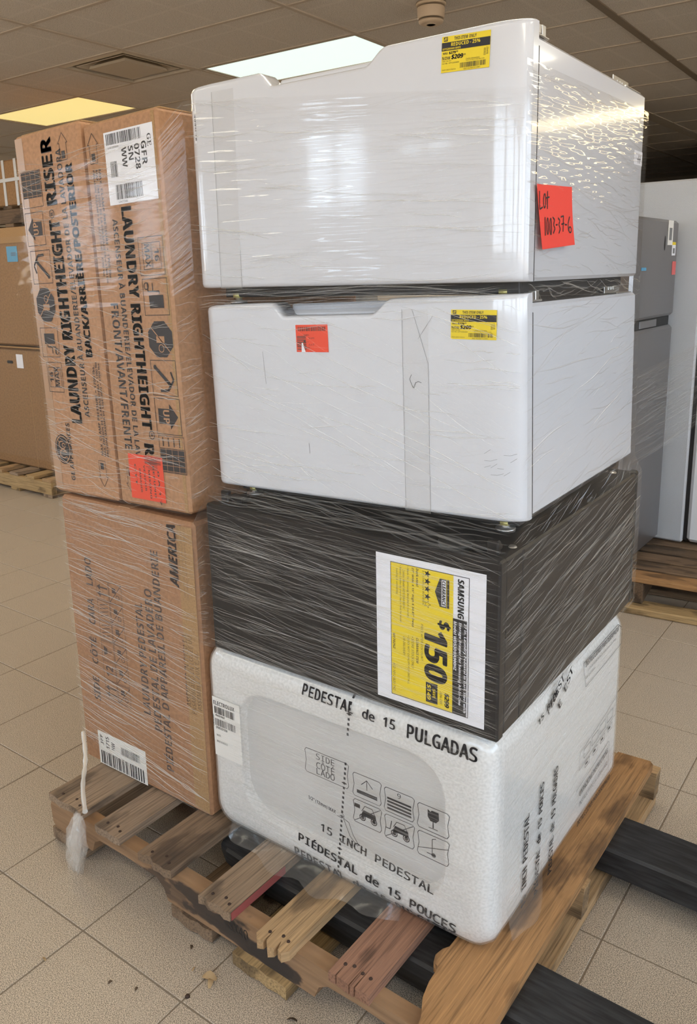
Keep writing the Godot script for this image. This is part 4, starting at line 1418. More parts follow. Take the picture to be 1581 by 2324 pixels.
# ---------------------------------------------------------------- white pedestals
func drawer_front(w: float, h: float, depth: float) -> ArrayMesh:
	# columns across; the upper edge dips for the hand grip, the sides curve back
	var xs := []
	for i in 7:
		xs.append(-w * 0.5 + 0.034 * (1.0 - cos(i / 6.0 * PI / 2)) )
	for x in [-0.29, -0.24, -0.20, -0.172, -0.165, -0.158, -0.150, -0.144, -0.139, -0.132, -0.09, -0.03, 0.03, 0.06, 0.069, 0.077, 0.084, 0.091, 0.098, 0.105, 0.112, 0.16, 0.22, 0.27]:
		xs.append(x)
	for i in 9:
		xs.append(w * 0.5 - 0.060 + 0.060 * sin(i / 8.0 * PI / 2))
	var rings := []
	for x in xs:
		var dip := smoothstep(-0.170, -0.136, x) * (1.0 - smoothstep(0.064, 0.110, x))
		var top := h - 0.026 * dip
		var zf := 0.0
		var l: float = (x + w * 0.5) / 0.034
		if l < 1.0:
			zf = -0.022 * (1.0 - sqrt(maxf(0.0, 1.0 - pow(1.0 - l, 2))))
		var r: float = (w * 0.5 - x) / 0.060
		if r < 1.0:
			zf = -0.028 * (1.0 - sqrt(maxf(0.0, 1.0 - pow(1.0 - r, 2))))
		if x < -0.3:
			top -= 0.006 * pow((-0.3 - x) / 0.056, 2)
		var c := 0.009
		var zb := -depth
		zf = maxf(zf, zb + 0.012)
		var ring := [Vector3(x, 0.0, zb), Vector3(x, 0.0, zf - c), Vector3(x, c * 0.3, zf - c * 0.3), Vector3(x, c, zf)]
		for i in range(1, 6):
			ring.append(Vector3(x, lerpf(c, top - c, i / 6.0), zf))
		ring.append_array([Vector3(x, top - c, zf), Vector3(x, top - c * 0.3, zf - c * 0.3), Vector3(x, top, zf - c), Vector3(x, top, zb)])
		rings.append(ring)
	var s := Soup.new()
	loft(s, rings, true, true, true)
	return s.mesh()

func price_tag(parent: Node, at: Vector3, wid: float, hei: float, turn: Basis, crumple: bool) -> void:
	var o := part(parent, "price_tag", cbox(Vector3(wid, hei, 0.0006), 0.0001), M.yellow, at, turn, "yellow price tag with a black band")
	var k := Ink.new()
	var y := Ink.new()
	var x0 := -wid * 0.5
	var y0 := -hei * 0.5
	var u := wid / 100.0
	var v := hei / 100.0
	k.rect(x0, y0 + 60 * v, x0 + wid, y0 + 83 * v)
	words(k, "THIS ITEM ONLY", Vector2(x0 + 26 * u, y0 + 87 * v), 46 * u, 9 * v, 0, "sans-bold")
	k.rect(x0 + 4 * u, y0 + 86 * v, x0 + 12 * u, y0 + 98 * v)
	for i in 3:
		y.line(Vector2(x0 + (5 + i * 2.2) * u, y0 + 88 * v), Vector2(x0 + (7.5 + i * 1.6) * u, y0 + 96 * v), 0.9 * u, 0.0003)
	words(y, "REDUCED - 25%", Vector2(x0 + 20 * u, y0 + 71 * v), 60 * u, 10 * v, 0, "sans-bold", 0.0, 0.0003)
	words(y, "GFP1528SNWW WHITE", Vector2(x0 + 2 * u, y0 + 62 * v), 38 * u, 5.5 * v, 0, "sans-bold", 0.0, 0.0003)
	words(k, "WAS", Vector2(x0 + 3 * u, y0 + 50 * v), 10 * u, 6 * v, 0, "sans-bold")
	words(k, "$279", Vector2(x0 + 16 * u, y0 + 49 * v), 14 * u, 8 * v, 0, "sans-black")
	words(k, "00", Vector2(x0 + 31 * u, y0 + 53 * v), 4 * u, 4 * v, 0, "sans-bold")
	words(k, "NOW", Vector2(x0 + 2 * u, y0 + 35 * v), 17 * u, 9 * v, 0, "sans-bold")
	words(k, "$209", Vector2(x0 + 21 * u, y0 + 34 * v), 24 * u, 14 * v, 0, "sans-black", 0.15)
	words(k, "25", Vector2(x0 + 47 * u, y0 + 42 * v), 4 * u, 4 * v, 0, "sans-bold")
	words(k, "1005-126-707", Vector2(x0 + 2 * u, y0 + 29 * v), 19 * u, 4 * v, 0, "sans")
	words(k, "Part Nbr. GFP1528SNWW", Vector2(x0 + 2 * u, y0 + 23 * v), 36 * u, 4 * v, 0, "sans")
	words(k, "16.8 X 28.0 X 30.4 in", Vector2(x0 + 2 * u, y0 + 5 * v), 29 * u, 4 * v, 0, "sans")
	words(k, "Cashier Instructions:", Vector2(x0 + 52 * u, y0 + 29 * v), 28 * u, 4 * v, 0, "sans")
	words(k, "Scan at Day in the Barcode", Vector2(x0 + 52 * u, y0 + 24 * v), 38 * u, 4 * v, 0, "sans")
	k.bars(x0 + 40 * u, y0 + 8 * v, x0 + 94 * u, y0 + 22 * v, 71, true, 28)
	words(k, "0021457007172861", Vector2(x0 + 48 * u, y0 + 2 * v), 34 * u, 4 * v, 0, "sans")
	words(k, "05/08/2024", Vector2(x0 + 92 * u, y0 + 34 * v), 20 * v, 4 * u, 90, "sans")
	words(k, "06-64-657", Vector2(x0 + 97 * u, y0 + 36 * v), 20 * v, 4 * u, 90, "sans")
	put_ink(o, "print", k, M.ink, Vector3(0, 0, 0.0006))
	put_ink(o, "reversed_print", y, M.yellow, Vector3(0, 0, 0.0006))

func white_pedestal(label: String, at: Vector3, b: Basis, feet: float) -> Node3D:
	var w := 0.712
	var h := 0.386
	var d := 0.635
	var t := thing("white_pedestal", label, "pedestal", at, b, "white pedestals in the stack")
	var zf := d * 0.5
	var bh := 0.369
	part(t, "body", cbox(Vector3(0.706, bh, d - 0.045), 0.006, Vector3(0, bh * 0.5, -0.0225)), M.enamel)
	part(t, "drawer_front", drawer_front(w, h, 0.048), M.enamel, Vector3(0, 0, zf))
	part(t, "seam", cbox(Vector3(0.7075, bh * 0.96, 0.004), 0.001, Vector3(0, bh * 0.48, zf - 0.056)), M.base_dark)
	part(t, "handle_recess", cbox(Vector3(0.27, 0.036, 0.012), 0.004, Vector3(-0.028, bh - 0.006, zf - 0.064)), M.enamel)
	part(t, "base_frame", cbox(Vector3(0.66, 0.022, d - 0.09), 0.002, Vector3(0, -0.009, -0.01)), M.base_dark)
	for x in [-0.30, 0.30]:
		for z in [-0.26, 0.255]:
			var ft := Soup.new()
			lathe(ft, [Vector2(0.0, 0.0), Vector2(0.007, 0.0), Vector2(0.007, -feet + 0.008), Vector2(0.018, -feet + 0.007), Vector2(0.018, -feet), Vector2(0.0, -feet)], 14)
			var fo := part(t, "foot", ft.mesh(), M.zinc, Vector3(x, 0, z))
			var nt := Soup.new()
			lathe(nt, [Vector2(0.0, -0.012), Vector2(0.012, -0.012), Vector2(0.012, -0.021), Vector2(0.0, -0.021)], 6)
			part(fo, "lock_nut", nt.mesh(), M.zinc_yellow)
	# hold-down hardware on the upper edge
	for x in [-1.0, 1.0]:
		var cl := Soup.new()
		chamfer(cl, Vector3(x * 0.335, bh + 0.0035, 0.240), Vector3(0.03, 0.003, 0.055), 0.001)
		chamfer(cl, Vector3(x * 0.338, bh + 0.011, 0.252), Vector3(0.024, 0.014, 0.010), 0.001)
		chamfer(cl, Vector3(x * 0.338, bh + 0.012, 0.232), Vector3(0.022, 0.016, 0.014), 0.001)
		part(t, "clip", cl.mesh(), M.zinc)
		var br := Soup.new()
		chamfer(br, Vector3(x * 0.330, bh + 0.0015, -0.250), Vector3(0.035, 0.0022, 0.100), 0.0006)
		chamfer(br, Vector3(x * 0.320, bh + 0.013, -0.250), Vector3(0.0022, 0.026, 0.100), 0.0006)
		for i in 3:
			chamfer(br, Vector3(x * 0.3215, bh + 0.014, -0.226 - i * 0.016), Vector3(0.0022, 0.011, 0.004), 0.0005)
		part(t, "rear_bracket", br.mesh(), M.zinc)
	return t

func build_white_pedestals() -> void:
	var tb := turned(0.0358, 0.0071)
	var T := white_pedestal("white pedestal with a wrinkled yellow tag, uppermost of the stack", Vector3(0.8043, 1.3987, -0.5193), tb, 0.034)
	var zf := 0.3175
	price_tag(T, Vector3(0.2565, 0.350, zf + 0.0008), 0.083, 0.052, Basis(Vector3(0, 0, 1), -0.045), true)
	var bc := part(T, "barcode_label", cbox(Vector3(0.034, 0.060, 0.0006), 0.0001, Vector3(-0.329, 0.311, zf - 0.0006)), M.paper, Vector3(0, 0, 0), Basis(), "small white barcode label")
	bc.position = Vector3(0.008, 0, -0.001)
	var bk := Ink.new()
	bk.bars(-0.344, 0.286, -0.322, 0.337, 81, false, 22)
	words(bk, "GFP1528SNWW VL700842", Vector2(-0.316, 0.288), 0.044, 0.003, 90, "sans")
	put_ink(bc, "print", bk, M.ink, Vector3(0, 0, zf - 0.0001))
	var sd := Basis(Vector3.UP, PI / 2)
	var tg := part(T, "tally_tag", cbox(Vector3(0.058, 0.028, 0.0006), 0.0001), M.paper, Vector3(0.3536, 0.241, -0.283), sd, "white tag with tally strokes")
	var tk := Ink.new()
	for i in 3:
		tk.line(Vector2(-0.002 + i * 0.007, -0.010), Vector2(0.001 + i * 0.007, 0.006), 0.0022)
	tk.line(Vector2(-0.008, -0.003), Vector2(0.018, -0.001), 0.0018)
	put_ink(tg, "marks", tk, M.ink, Vector3(0, 0, 0.0006))
	var qb := turned(0.0312, 0.0296)
	var Q := white_pedestal("scuffed white pedestal with an orange-red sticker and flat yellow tag, below the uppermost one", Vector3(0.8110, 0.9866, -0.5335), qb, 0.033)
	price_tag(Q, Vector3(0.2725, 0.338, zf + 0.0008), 0.084, 0.049, Basis(Vector3(0, 0, 1), -0.03), false)
	var rs := part(Q, "return_sticker", cbox(Vector3(0.077, 0.052, 0.0006), 0.0001), M.orange_red, Vector3(-0.069, 0.316, zf + 0.0008), Basis(), "orange-red sticker with a torn corner")
	var rk := Ink.new()
	rk.bars(-0.034, 0.014, 0.034, 0.022, 91, true, 26)
	rk.bars(-0.036, -0.022, -0.014, 0.006, 92, false, 14)
	for i in 5:
		words(rk, ["COMPRA", "DATE", "1", "277", "REPRINT"][i], Vector2(-0.006 + (i % 2) * 0.012, 0.008 - i * 0.006), 0.014, 0.003, 180, "sans")
	put_ink(rs, "print", rk, M.ink_soft, Vector3(0, 0, 0.0006))
	var tear := Ink.new()
	tear.poly(PackedVector2Array([Vector2(-0.026, -0.026), Vector2(-0.016, -0.026), Vector2(-0.020, -0.016), Vector2(-0.022, -0.008), Vector2(-0.025, -0.009)]))
	put_ink(rs, "tear", tear, M.paper, Vector3(0, 0, 0.0007))
	# clear packing tape over both drawer fronts, its edges grimed
	for e in [[T, -0.258, 0.056, 0.370, -0.002], [Q, 0.158, 0.052, 0.366, 0.0]]:
		var tp := part(e[0], "clear_tape", cbox(Vector3(e[2], e[3], 0.0006), 0.0001), M.film_tape, Vector3(e[1], e[3] * 0.5 + e[4], zf + 0.0006), Basis(Vector3(0, 0, 1), -0.01))
		var te := Ink.new()
		te.line(Vector2(-e[2] * 0.5, -e[3] * 0.5), Vector2(-e[2] * 0.5, e[3] * 0.5), 0.0006)
		te.line(Vector2(e[2] * 0.5, -e[3] * 0.5), Vector2(e[2] * 0.5, e[3] * (0.24 if e[0] == Q else -0.30)), 0.0006)
		if e[0] == Q:
			te.line(Vector2(e[2] * 0.5, e[3] * 0.24), Vector2(-e[2] * 0.1, e[3] * 0.5), 0.0006)
			te.line(Vector2(e[2] * 0.12, e[3] * 0.36), Vector2(e[2] * 0.7, e[3] * 0.47), 0.0005)
		put_ink(tp, "grime_line", te, M.ink_fade_grey, Vector3(0, 0, 0.0005)).set_meta("kind", "stuff")
	# scuffs and pen marks on the lower one
	var sk := Ink.new()
	sk.path([Vector2(0.150, 0.252), Vector2(0.146, 0.244), Vector2(0.150, 0.234), Vector2(0.154, 0.228), Vector2(0.158, 0.238), Vector2(0.164, 0.240), Vector2(0.170, 0.238)], 0.0013)
	sk.line(Vector2(-0.196, 0.29), Vector2(-0.192, 0.225), 0.0008)
	sk.line(Vector2(-0.090, 0.11), Vector2(-0.089, 0.09), 0.0008)
	for i in 12:
		var a := Vector2(0.29 + (i % 5) * 0.012, 0.12 - (i % 4) * 0.012)
		sk.line(a, a + Vector2(0.012, 0.008 - 0.004 * (i % 3)), 0.0005)
	put_ink(Q, "pen_marks", sk, M.ink_fade_grey, Vector3(0, 0, zf + 0.0008)).set_meta("kind", "stuff")

# ---------------------------------------------------------------- loose papers
func build_papers() -> void:
	# clearance sign, held on the dark pedestal's drawer by the film; reads downwards
	var b := turned(0.0199, 0.0021)
	var o := Vector3(0.810, 0.6035, -0.556)
	var zf := 0.767 * 0.5
	var t := thing("clearance_sign", "yellow and white clearance sign reading 150 dollars, sideways on the dark pedestal", "sign", o + b * Vector3(0.210, 0.0, zf + 0.0010), b)
	part(t, "sheet", cbox(Vector3(0.226, 0.292, 0.0006), 0.0001, Vector3(0.0, 0.1665, 0.0)), M.paper)
	var y := Ink.new()
	var k := Ink.new()
	var l := Ink.new()
	var X := -0.210
	y.rect(X + 0.130, 0.034, X + 0.260, 0.299)
	k.frame(X + 0.129, 0.033, X + 0.2915, 0.300, 0.0012, 0.0002)
	k.rect(X + 0.2595, 0.034, X + 0.2875, 0.219, 0.0002)
	words(k, "SAMSUNG", Vector2(X + 0.269, 0.294), 0.072, 0.012, -90, "sans-black", 0.1, 0.0002)
	var down := func(ink: Ink, s: String, x: float, yy: float, w: float, h: float, kind: String, lean: float, z: float) -> void:
		words(ink, s, Vector2(X + x, yy), w, h, -90, kind, lean, z)
	down.call(l, "27 in. Laundry Pedestal in Dark Steel with", 0.2805, 0.214, 0.172, 0.0066, "sans-bold", 0.15, 0.0004)
	down.call(l, "Storage Drawer for Samsung All-In-One", 0.2705, 0.214, 0.160, 0.0066, "sans-bold", 0.15, 0.0004)
	down.call(l, "Model WD53DBA900HZ", 0.2615, 0.214, 0.094, 0.0058, "sans-bold", 0.15, 0.0004)
	# clearance house
	k.poly(PackedVector2Array([Vector2(X + 0.252, 0.288), Vector2(X + 0.252, 0.234), Vector2(X + 0.2475, 0.234), Vector2(X + 0.2475, 0.288)]), 0.0002)
	k.poly(PackedVector2Array([Vector2(X + 0.2465, 0.288), Vector2(X + 0.2465, 0.234), Vector2(X + 0.233, 0.234), Vector2(X + 0.223, 0.261), Vector2(X + 0.233, 0.288)]), 0.0002)
	l.rect(X + 0.2365, 0.2365, X + 0.2455, 0.2855, 0.0003)
	var ck := Ink.new()
	words(ck, "CLEARANCE", Vector2(X + 0.2378, 0.284), 0.046, 0.0066, -90, "sans-black", 0.1, 0.0005)
	# stars
	for i in 5:
		var c := Vector2(X + 0.2075, 0.291 - i * 0.0145)
		var p := PackedVector2Array()
		var pts := []
		for j in 10:
			var r: float = 0.0072 if j % 2 == 0 else 0.003
			var q := c + Vector2(cos(TAU * j / 10), sin(TAU * j / 10)) * r
			p.append(q)
			pts.append(q)
		if i < 4:
			k.poly(p, 0.0002)
		else:
			k.path(pts, 0.0007, true, 0.0002)
	down.call(k, "3.9 STARS (24 REVIEWS)", 0.1965, 0.296, 0.066, 0.0045, "sans", 0.1, 0.0002)
	down.call(k, "$", 0.2290, 0.208, 0.015, 0.026, "sans-black", 0.1, 0.0002)
	down.call(k, "150", 0.2020, 0.188, 0.100, 0.046, "sans-black", 0.1, 0.0002)
	down.call(k, "PRICE AFTER DISCOUNT", 0.1940, 0.192, 0.072, 0.0044, "sans", 0.2, 0.0002)
	k.line(Vector2(X + 0.2475, 0.068), Vector2(X + 0.2475, 0.042), 0.0009, 0.0002)
	down.call(k, "$299", 0.2430, 0.068, 0.027, 0.0105, "sans-black", 0.1, 0.0002)
	down.call(k, "-50% OFF", 0.2335, 0.070, 0.026, 0.0050, "sans", 0.2, 0.0002)
	k.rect(X + 0.2045, 0.040, X + 0.2290, 0.080, 0.0002)
	down.call(y, "SAVE", 0.2190, 0.070, 0.018, 0.0058, "sans-bold", 0.1, 0.0005)
	down.call(y, "$149", 0.2065, 0.076, 0.030, 0.0090, "sans-bold", 0.1, 0.0005)
	down.call(k, "Dark steel", 0.1840, 0.297, 0.034, 0.0052, "sans-bold", 0.15, 0.0002)
	down.call(k, "27\" Wide X 15\" High X 30.87\" Deep", 0.1740, 0.297, 0.115, 0.0056, "sans-bold", 0.15, 0.0002)
	down.call(k, "• Made for Samsung Bespoke AI Laundry", 0.1640, 0.297, 0.100, 0.0050, "sans", 0.15, 0.0002)
	down.call(k, "  Combo Model WD53DBA900HZ", 0.1555, 0.290, 0.078, 0.0046, "sans", 0.15, 0.0002)
	down.call(k, "• Raises Combo by more than a foot for easier", 0.1480, 0.296, 0.112, 0.0050, "sans", 0.15, 0.0002)
	down.call(k, "loading & unloading", 0.1405, 0.289, 0.050, 0.0048, "sans", 0.15, 0.0002)
	down.call(k, "CLEARANCE ITEM", 0.1840, 0.162, 0.050, 0.0048, "sans-bold", 0.15, 0.0002)
	down.call(k, "• STORE STOCK ONLY", 0.1740, 0.162, 0.064, 0.0048, "sans", 0.15, 0.0002)
	down.call(k, "• DOES NOT QUALIFY FOR INSTALL", 0.1645, 0.162, 0.098, 0.0048, "sans", 0.15, 0.0002)
	down.call(k, "OR DELIVERY", 0.1555, 0.158, 0.038, 0.0046, "sans", 0.15, 0.0002)
	down.call(k, "WE702NZ", 0.1335, 0.160, 0.032, 0.0048, "sans-bold", 0.15, 0.0002)
	down.call(k, "H D 1012-820-742", 0.1330, 0.098, 0.056, 0.0050, "sans", 0.15, 0.0002)
	var print_ := Vector3(0, 0, 0.0006)
	put_ink(t, "yellow_print", y, M.yellow, print_)
	put_ink(t, "black_print", k, M.ink, print_)
	put_ink(t, "white_print", l, M.paper, print_)
	put_ink(t, "banner_lettering", ck, M.ink, print_)

	# red lot note on the upper pedestal's end, its lower edge curling away
	var tb := turned(0.0358, 0.0071) * Basis(Vector3.UP, PI / 2)
	var p := Vector3(0.8043, 1.3987, -0.5193) + turned(0.0358, 0.0071) * Vector3(0.360, 0.0, 0.0)
	var n := thing("lot_note", "red paper note with handwritten LOT 1003-37-6 on the uppermost pedestal's end", "note", p, tb)
	var s := Soup.new()
	var cols := 8
	var rowsn := 8
	for j in rowsn + 1:
		for i in cols + 1:
			var u := float(i) / cols
			var v := float(j) / rowsn
			# x runs towards the back
			var bot := Vector2(-0.253, 0.050).lerp(Vector2(-0.122, 0.059), u)
			var top := Vector2(-0.276, 0.150).lerp(Vector2(-0.129, 0.155), u)
			var q := bot.lerp(top, v)
			s.vert(Vector3(q.x, q.y, 0.001 + 0.006 * pow(1.0 - v, 2) * (0.4 + 0.6 * u) + 0.003 * pow(u, 6)), Vector3(0, 0, 1), Vector2(u, v))
	for j in rowsn:
		for i in cols:
			var a := j * (cols + 1) + i
			s.tri(a, a + cols + 2, a + 1)
			s.tri(a, a + cols + 1, a + cols + 2)
	part(n, "sheet", s.mesh(), M.red)
	var h := Ink.new()
	var sx := -0.268
	var wr := 0.0026
	# handwriting: L O t / 1003-37-6
	h.path([Vector2(sx + 0.002, 0.140), Vector2(sx + 0.004, 0.112), Vector2(sx + 0.016, 0.116)], wr)
	h.ring(Vector2(sx + 0.024, 0.126), 0.006, 0.012, wr, 0.0, 16)
	h.path([Vector2(sx + 0.036, 0.142), Vector2(sx + 0.036, 0.114)], wr)
	h.path([Vector2(sx + 0.030, 0.131), Vector2(sx + 0.044, 0.133)], wr)
	h.path([Vector2(sx + 0.026, 0.101), Vector2(sx + 0.027, 0.072)], wr)
	h.ring(Vector2(sx + 0.037, 0.087), 0.005, 0.014, wr, 0.0, 16)
	h.ring(Vector2(sx + 0.050, 0.087), 0.005, 0.014, wr, 0.0, 16)
	h.path([Vector2(sx + 0.059, 0.102), Vector2(sx + 0.067, 0.098), Vector2(sx + 0.062, 0.090), Vector2(sx + 0.068, 0.084), Vector2(sx + 0.060, 0.076)], wr)
	h.path([Vector2(sx + 0.072, 0.090), Vector2(sx + 0.079, 0.091)], wr)
	h.path([Vector2(sx + 0.082, 0.102), Vector2(sx + 0.090, 0.098), Vector2(sx + 0.085, 0.091), Vector2(sx + 0.091, 0.084), Vector2(sx + 0.084, 0.077)], wr)
	h.path([Vector2(sx + 0.094, 0.104), Vector2(sx + 0.106, 0.106), Vector2(sx + 0.102, 0.080)], wr)
	h.path([Vector2(sx + 0.096, 0.092), Vector2(sx + 0.108, 0.094)], wr)
	h.path([Vector2(sx + 0.111, 0.092), Vector2(sx + 0.119, 0.092)], wr)
	h.path([Vector2(sx + 0.131, 0.106), Vector2(sx + 0.124, 0.094), Vector2(sx + 0.125, 0.082)], wr)
	h.ring(Vector2(sx + 0.131, 0.084), 0.006, 0.006, wr, 0.0, 14)
	for i in h.v.size():
		var v := clampf((h.v[i].y - 0.054) / 0.1, 0.0, 1.0)
		var u := clampf((h.v[i].x + 0.265) / 0.14, 0.0, 1.0)
		h.v[i].z = 0.0016 + 0.006 * pow(1.0 - v, 2) * (0.4 + 0.6 * u) + 0.003 * pow(u, 6)
	put_ink(n, "handwriting", h, M.ink, Vector3.ZERO, Basis(), "black marker handwriting")

# ---------------------------------------------------------------- the film round the load
func build_film() -> void:
	var t := thing("stretch_film", "clear stretch film wound in pleats round the whole pallet load", "stretch film")
	var To := Vector3(0.8043, 1.3987, -0.5193)
	var Tb := turned(0.0358, 0.0071)
	var Qo := Vector3(0.8110, 0.9866, -0.5335)
	var Qb := turned(0.0312, 0.0296)
	var So := Vector3(0.810, 0.6035, -0.556)
	var Sb := turned(0.0199, 0.0021)
	var Eo := Vector3(0.789, DECK + 0.0055, -0.540)
	var Eb := turned(0.017, 0.004)
	var Lo := Vector3(0.170, DECK + 0.0025, -0.531)
	var Lb := turned(0.03, 0.0)
	var Ro := Vector3(0.125, 0.898, -0.540)
	var Rb := turned(0.0, 0.03)
	var T := func(x, y, z): return To + Tb * Vector3(x, y, z)
	var Q := func(x, y, z): return Qo + Qb * Vector3(x, y, z)
	var S := func(x, y, z): return So + Sb * Vector3(x, y, z)
	var E := func(x, y, z): return Eo + Eb * Vector3(x, y, z)
	var L := func(x, y, z): return Lo + Lb * Vector3(x, y, z)
	var R := func(x, y, z): return Ro + Rb * Vector3(x, y, z)
	var e := 0.004
	var zt := 0.3175 + e
	var xt := 0.356 + e
	var zs := 0.3835 + e
	var xs := 0.3485 + e
	var ze := 0.364 + 0.0065
	var xe := 0.3655 + 0.0065
	# name of a patch: corners, sheet material (or null), waves [amplitude, angle], pleats [[count, angle, spread, shortest, longest, half width, height, material], ...]
	var C := "film_clear"
	var H := "film_haze"
	var G := "film_gloss"
	var K: Material = M.film_crease
	var P: Material = M.film_pleat
	var W: Material = M.film_pleat_soft
	var V: Material = M.film_pleat_thin
	var list := [
		[[T.call(-xt, 0.0, zt), T.call(xt, 0.0, zt), T.call(xt, 0.285, zt), T.call(-xt, 0.362, zt)], G, [0.0030, 0.02],
			[[120, 0.0, 0.07, 0.04, 0.34, 0.0010, 0.0009, V], [110, 0.05, 0.10, 0.02, 0.12, 0.0012, 0.0008, V], [30, 0.16, 0.06, 0.2, 0.6, 0.0008, 0.0009, V], [40, -0.02, 0.05, 0.1, 0.4, 0.0006, 0.0008, K]]],
		[[T.call(xt, 0.0, zt), T.call(xt, 0.0, -zt), T.call(xt, 0.335, -zt), T.call(xt, 0.325, zt)], G, [0.0026, -0.12],
			[[110, -0.13, 0.12, 0.03, 0.22, 0.0012, 0.0010, V], [60, 0.02, 0.05, 0.06, 0.25, 0.0010, 0.0009, V]]],
		[[Q.call(-xt, 0.372, zt), Q.call(xt, 0.372, zt), T.call(xt, 0.0, zt), T.call(-xt, 0.0, zt)], C, [0.001, 0.0],
			[[60, 0.03, 0.05, 0.1, 0.5, 0.0010, 0.0007, P]]],
		[[Q.call(xt, 0.372, zt), Q.call(xt, 0.372, -zt), T.call(xt, 0.0, -zt), T.call(xt, 0.0, zt)], C, [0.001, 0.0],
			[[40, -0.2, 0.3, 0.05, 0.3, 0.0010, 0.0007, P]]],
		[[Q.call(-xt, 0.0, zt), Q.call(xt, 0.0, zt), Q.call(xt, 0.372, zt), Q.call(-xt, 0.372, zt)], C, [0.0012, -0.05],
			[[50, -0.03, 0.05, 0.03, 0.30, 0.0006, 0.0008, K], [30, -0.35, 0.10, 0.10, 0.5, 0.0005, 0.0006, K], [60, -0.42, 0.10, 0.10, 0.5, 0.0006, 0.0006, V], [40, 0.05, 0.08, 0.05, 0.25, 0.0007, 0.0006, V]]],
		[[Q.call(xt, 0.0, zt), Q.call(xt, 0.0, -zt), Q.call(xt, 0.372, -zt), Q.call(xt, 0.372, zt)], C, [0.0018, 0.12],
			[[60, 0.10, 0.10, 0.06, 0.32, 0.0011, 0.0010, V], [70, 0.20, 0.10, 0.05, 0.35, 0.0010, 0.0007, V]]],
		[[S.call(-xs, 0.339, zs), S.call(xs, 0.339, zs), Q.call(xt, 0.0, zt), Q.call(-xt, 0.0, zt)], C, [0.001, 0.0],
			[[70, -0.05, 0.08, 0.1, 0.5, 0.0010, 0.0007, W]]],
		[[S.call(xs, 0.339, zs), S.call(xs, 0.339, -zs), Q.call(xt, 0.0, -zt), Q.call(xt, 0.0, zt)], C, [0.001, 0.0],
			[[60, 0.5, 0.3, 0.03, 0.16, 0.0010, 0.0007, P]]],
		[[S.call(-xs, 0.0, zs), S.call(xs, 0.0, zs), S.call(xs, 0.339, zs), S.call(-xs, 0.339, zs)], H, [0.0014, -0.05],
			[[330, -0.06, 0.045, 0.08, 0.45, 0.0009, 0.0009, W], [200, -0.05, 0.05, 0.05, 0.40, 0.0006, 0.0008, P], [60, -0.05, 0.05, 0.05, 0.40, 0.0004, 0.0006, K], [50, -0.25, 0.05, 0.1, 0.35, 0.0006, 0.0008, P]]],
		[[S.call(xs, 0.0, zs), S.call(xs, 0.0, -zs), S.call(xs, 0.339, -zs), S.call(xs, 0.339, zs)], H, [0.0016, 0.15],
			[[220, 0.14, 0.06, 0.06, 0.30, 0.0008, 0.0011, P], [160, 0.16, 0.07, 0.10, 0.40, 0.0008, 0.0009, W]]],
		[[E.call(-0.33, 0.03, ze), E.call(0.33, 0.03, ze), E.call(0.33, 0.43, ze), E.call(-0.33, 0.43, ze)], C, [0.0012, 0.0],
			[[420, -0.02, 0.03, 0.08, 0.45, 0.0012, 0.0006, W]]],
		[[E.call(xe, 0.04, 0.33), E.call(xe, 0.04, -0.33), E.call(xe, 0.43, -0.33), E.call(xe, 0.43, 0.33)], C, [0.0016, 0.08],
			[[260, 0.08, 0.05, 0.06, 0.34, 0.0013, 0.0007, W], [90, 0.12, 0.06, 0.04, 0.2, 0.0010, 0.0007, P]]],
		[[R.call(-0.210, 0.0, 0.375 + 2 * e), R.call(0.300, 0.0, 0.375 + e), R.call(0.300, 0.80, 0.375 + e), R.call(-0.210, 0.80, 0.375 + 2 * e)], C, [0.0016, 0.0],
			[[150, -0.02, 0.07, 0.03, 0.22, 0.0007, 0.0011, K], [110, -0.22, 0.10, 0.05, 0.40, 0.0005, 0.0009, K], [60, 0.10, 0.05, 0.1, 0.4, 0.0005, 0.0009, K], [60, 0.0, 0.07, 0.03, 0.22, 0.0012, 0.0012, P]]],
		[[L.call(-0.243, 0.045, 0.37 + e), L.call(0.243, 0.0, 0.37 + e), L.call(0.243, 0.748, 0.37 + e), L.call(-0.243, 0.748, 0.37 + e)], C, [0.0016, -0.05],
			[[190, -0.05, 0.05, 0.06, 0.34, 0.0007, 0.0012, K], [120, -0.05, 0.05, 0.06, 0.34, 0.0010, 0.0012, P], [110, -0.10, 0.06, 0.10, 0.45, 0.0014, 0.0010, W]]],
		[[R.call(0.300, 0.46, 0.375 + e), T.call(-xt, 0.0, zt), T.call(-xt, 0.362, zt), R.call(0.300, 0.80, 0.375 + e)], C, [0.0006, 0.0],
			[[60, 0.08, 0.08, 0.05, 0.2, 0.0009, 0.0006, P]]],
		[[R.call(0.300, 0.02, 0.375 + e), Q.call(-xt, 0.0, zt), T.call(-xt, 0.0, zt), R.call(0.300, 0.46, 0.375 + e)], C, [0.0006, 0.0],
			[[60, -0.2, 0.15, 0.05, 0.2, 0.0009, 0.0006, P]]],
		[[L.call(0.243, 0.46, 0.37 + e), S.call(-xs, 0.0, zs), S.call(-xs, 0.339, zs), L.call(0.243, 0.748, 0.37 + e)], H, [0.0006, 0.0],
			[[70, -0.1, 0.1, 0.03, 0.12, 0.0009, 0.0006, W]]],
	]
	var n := 0
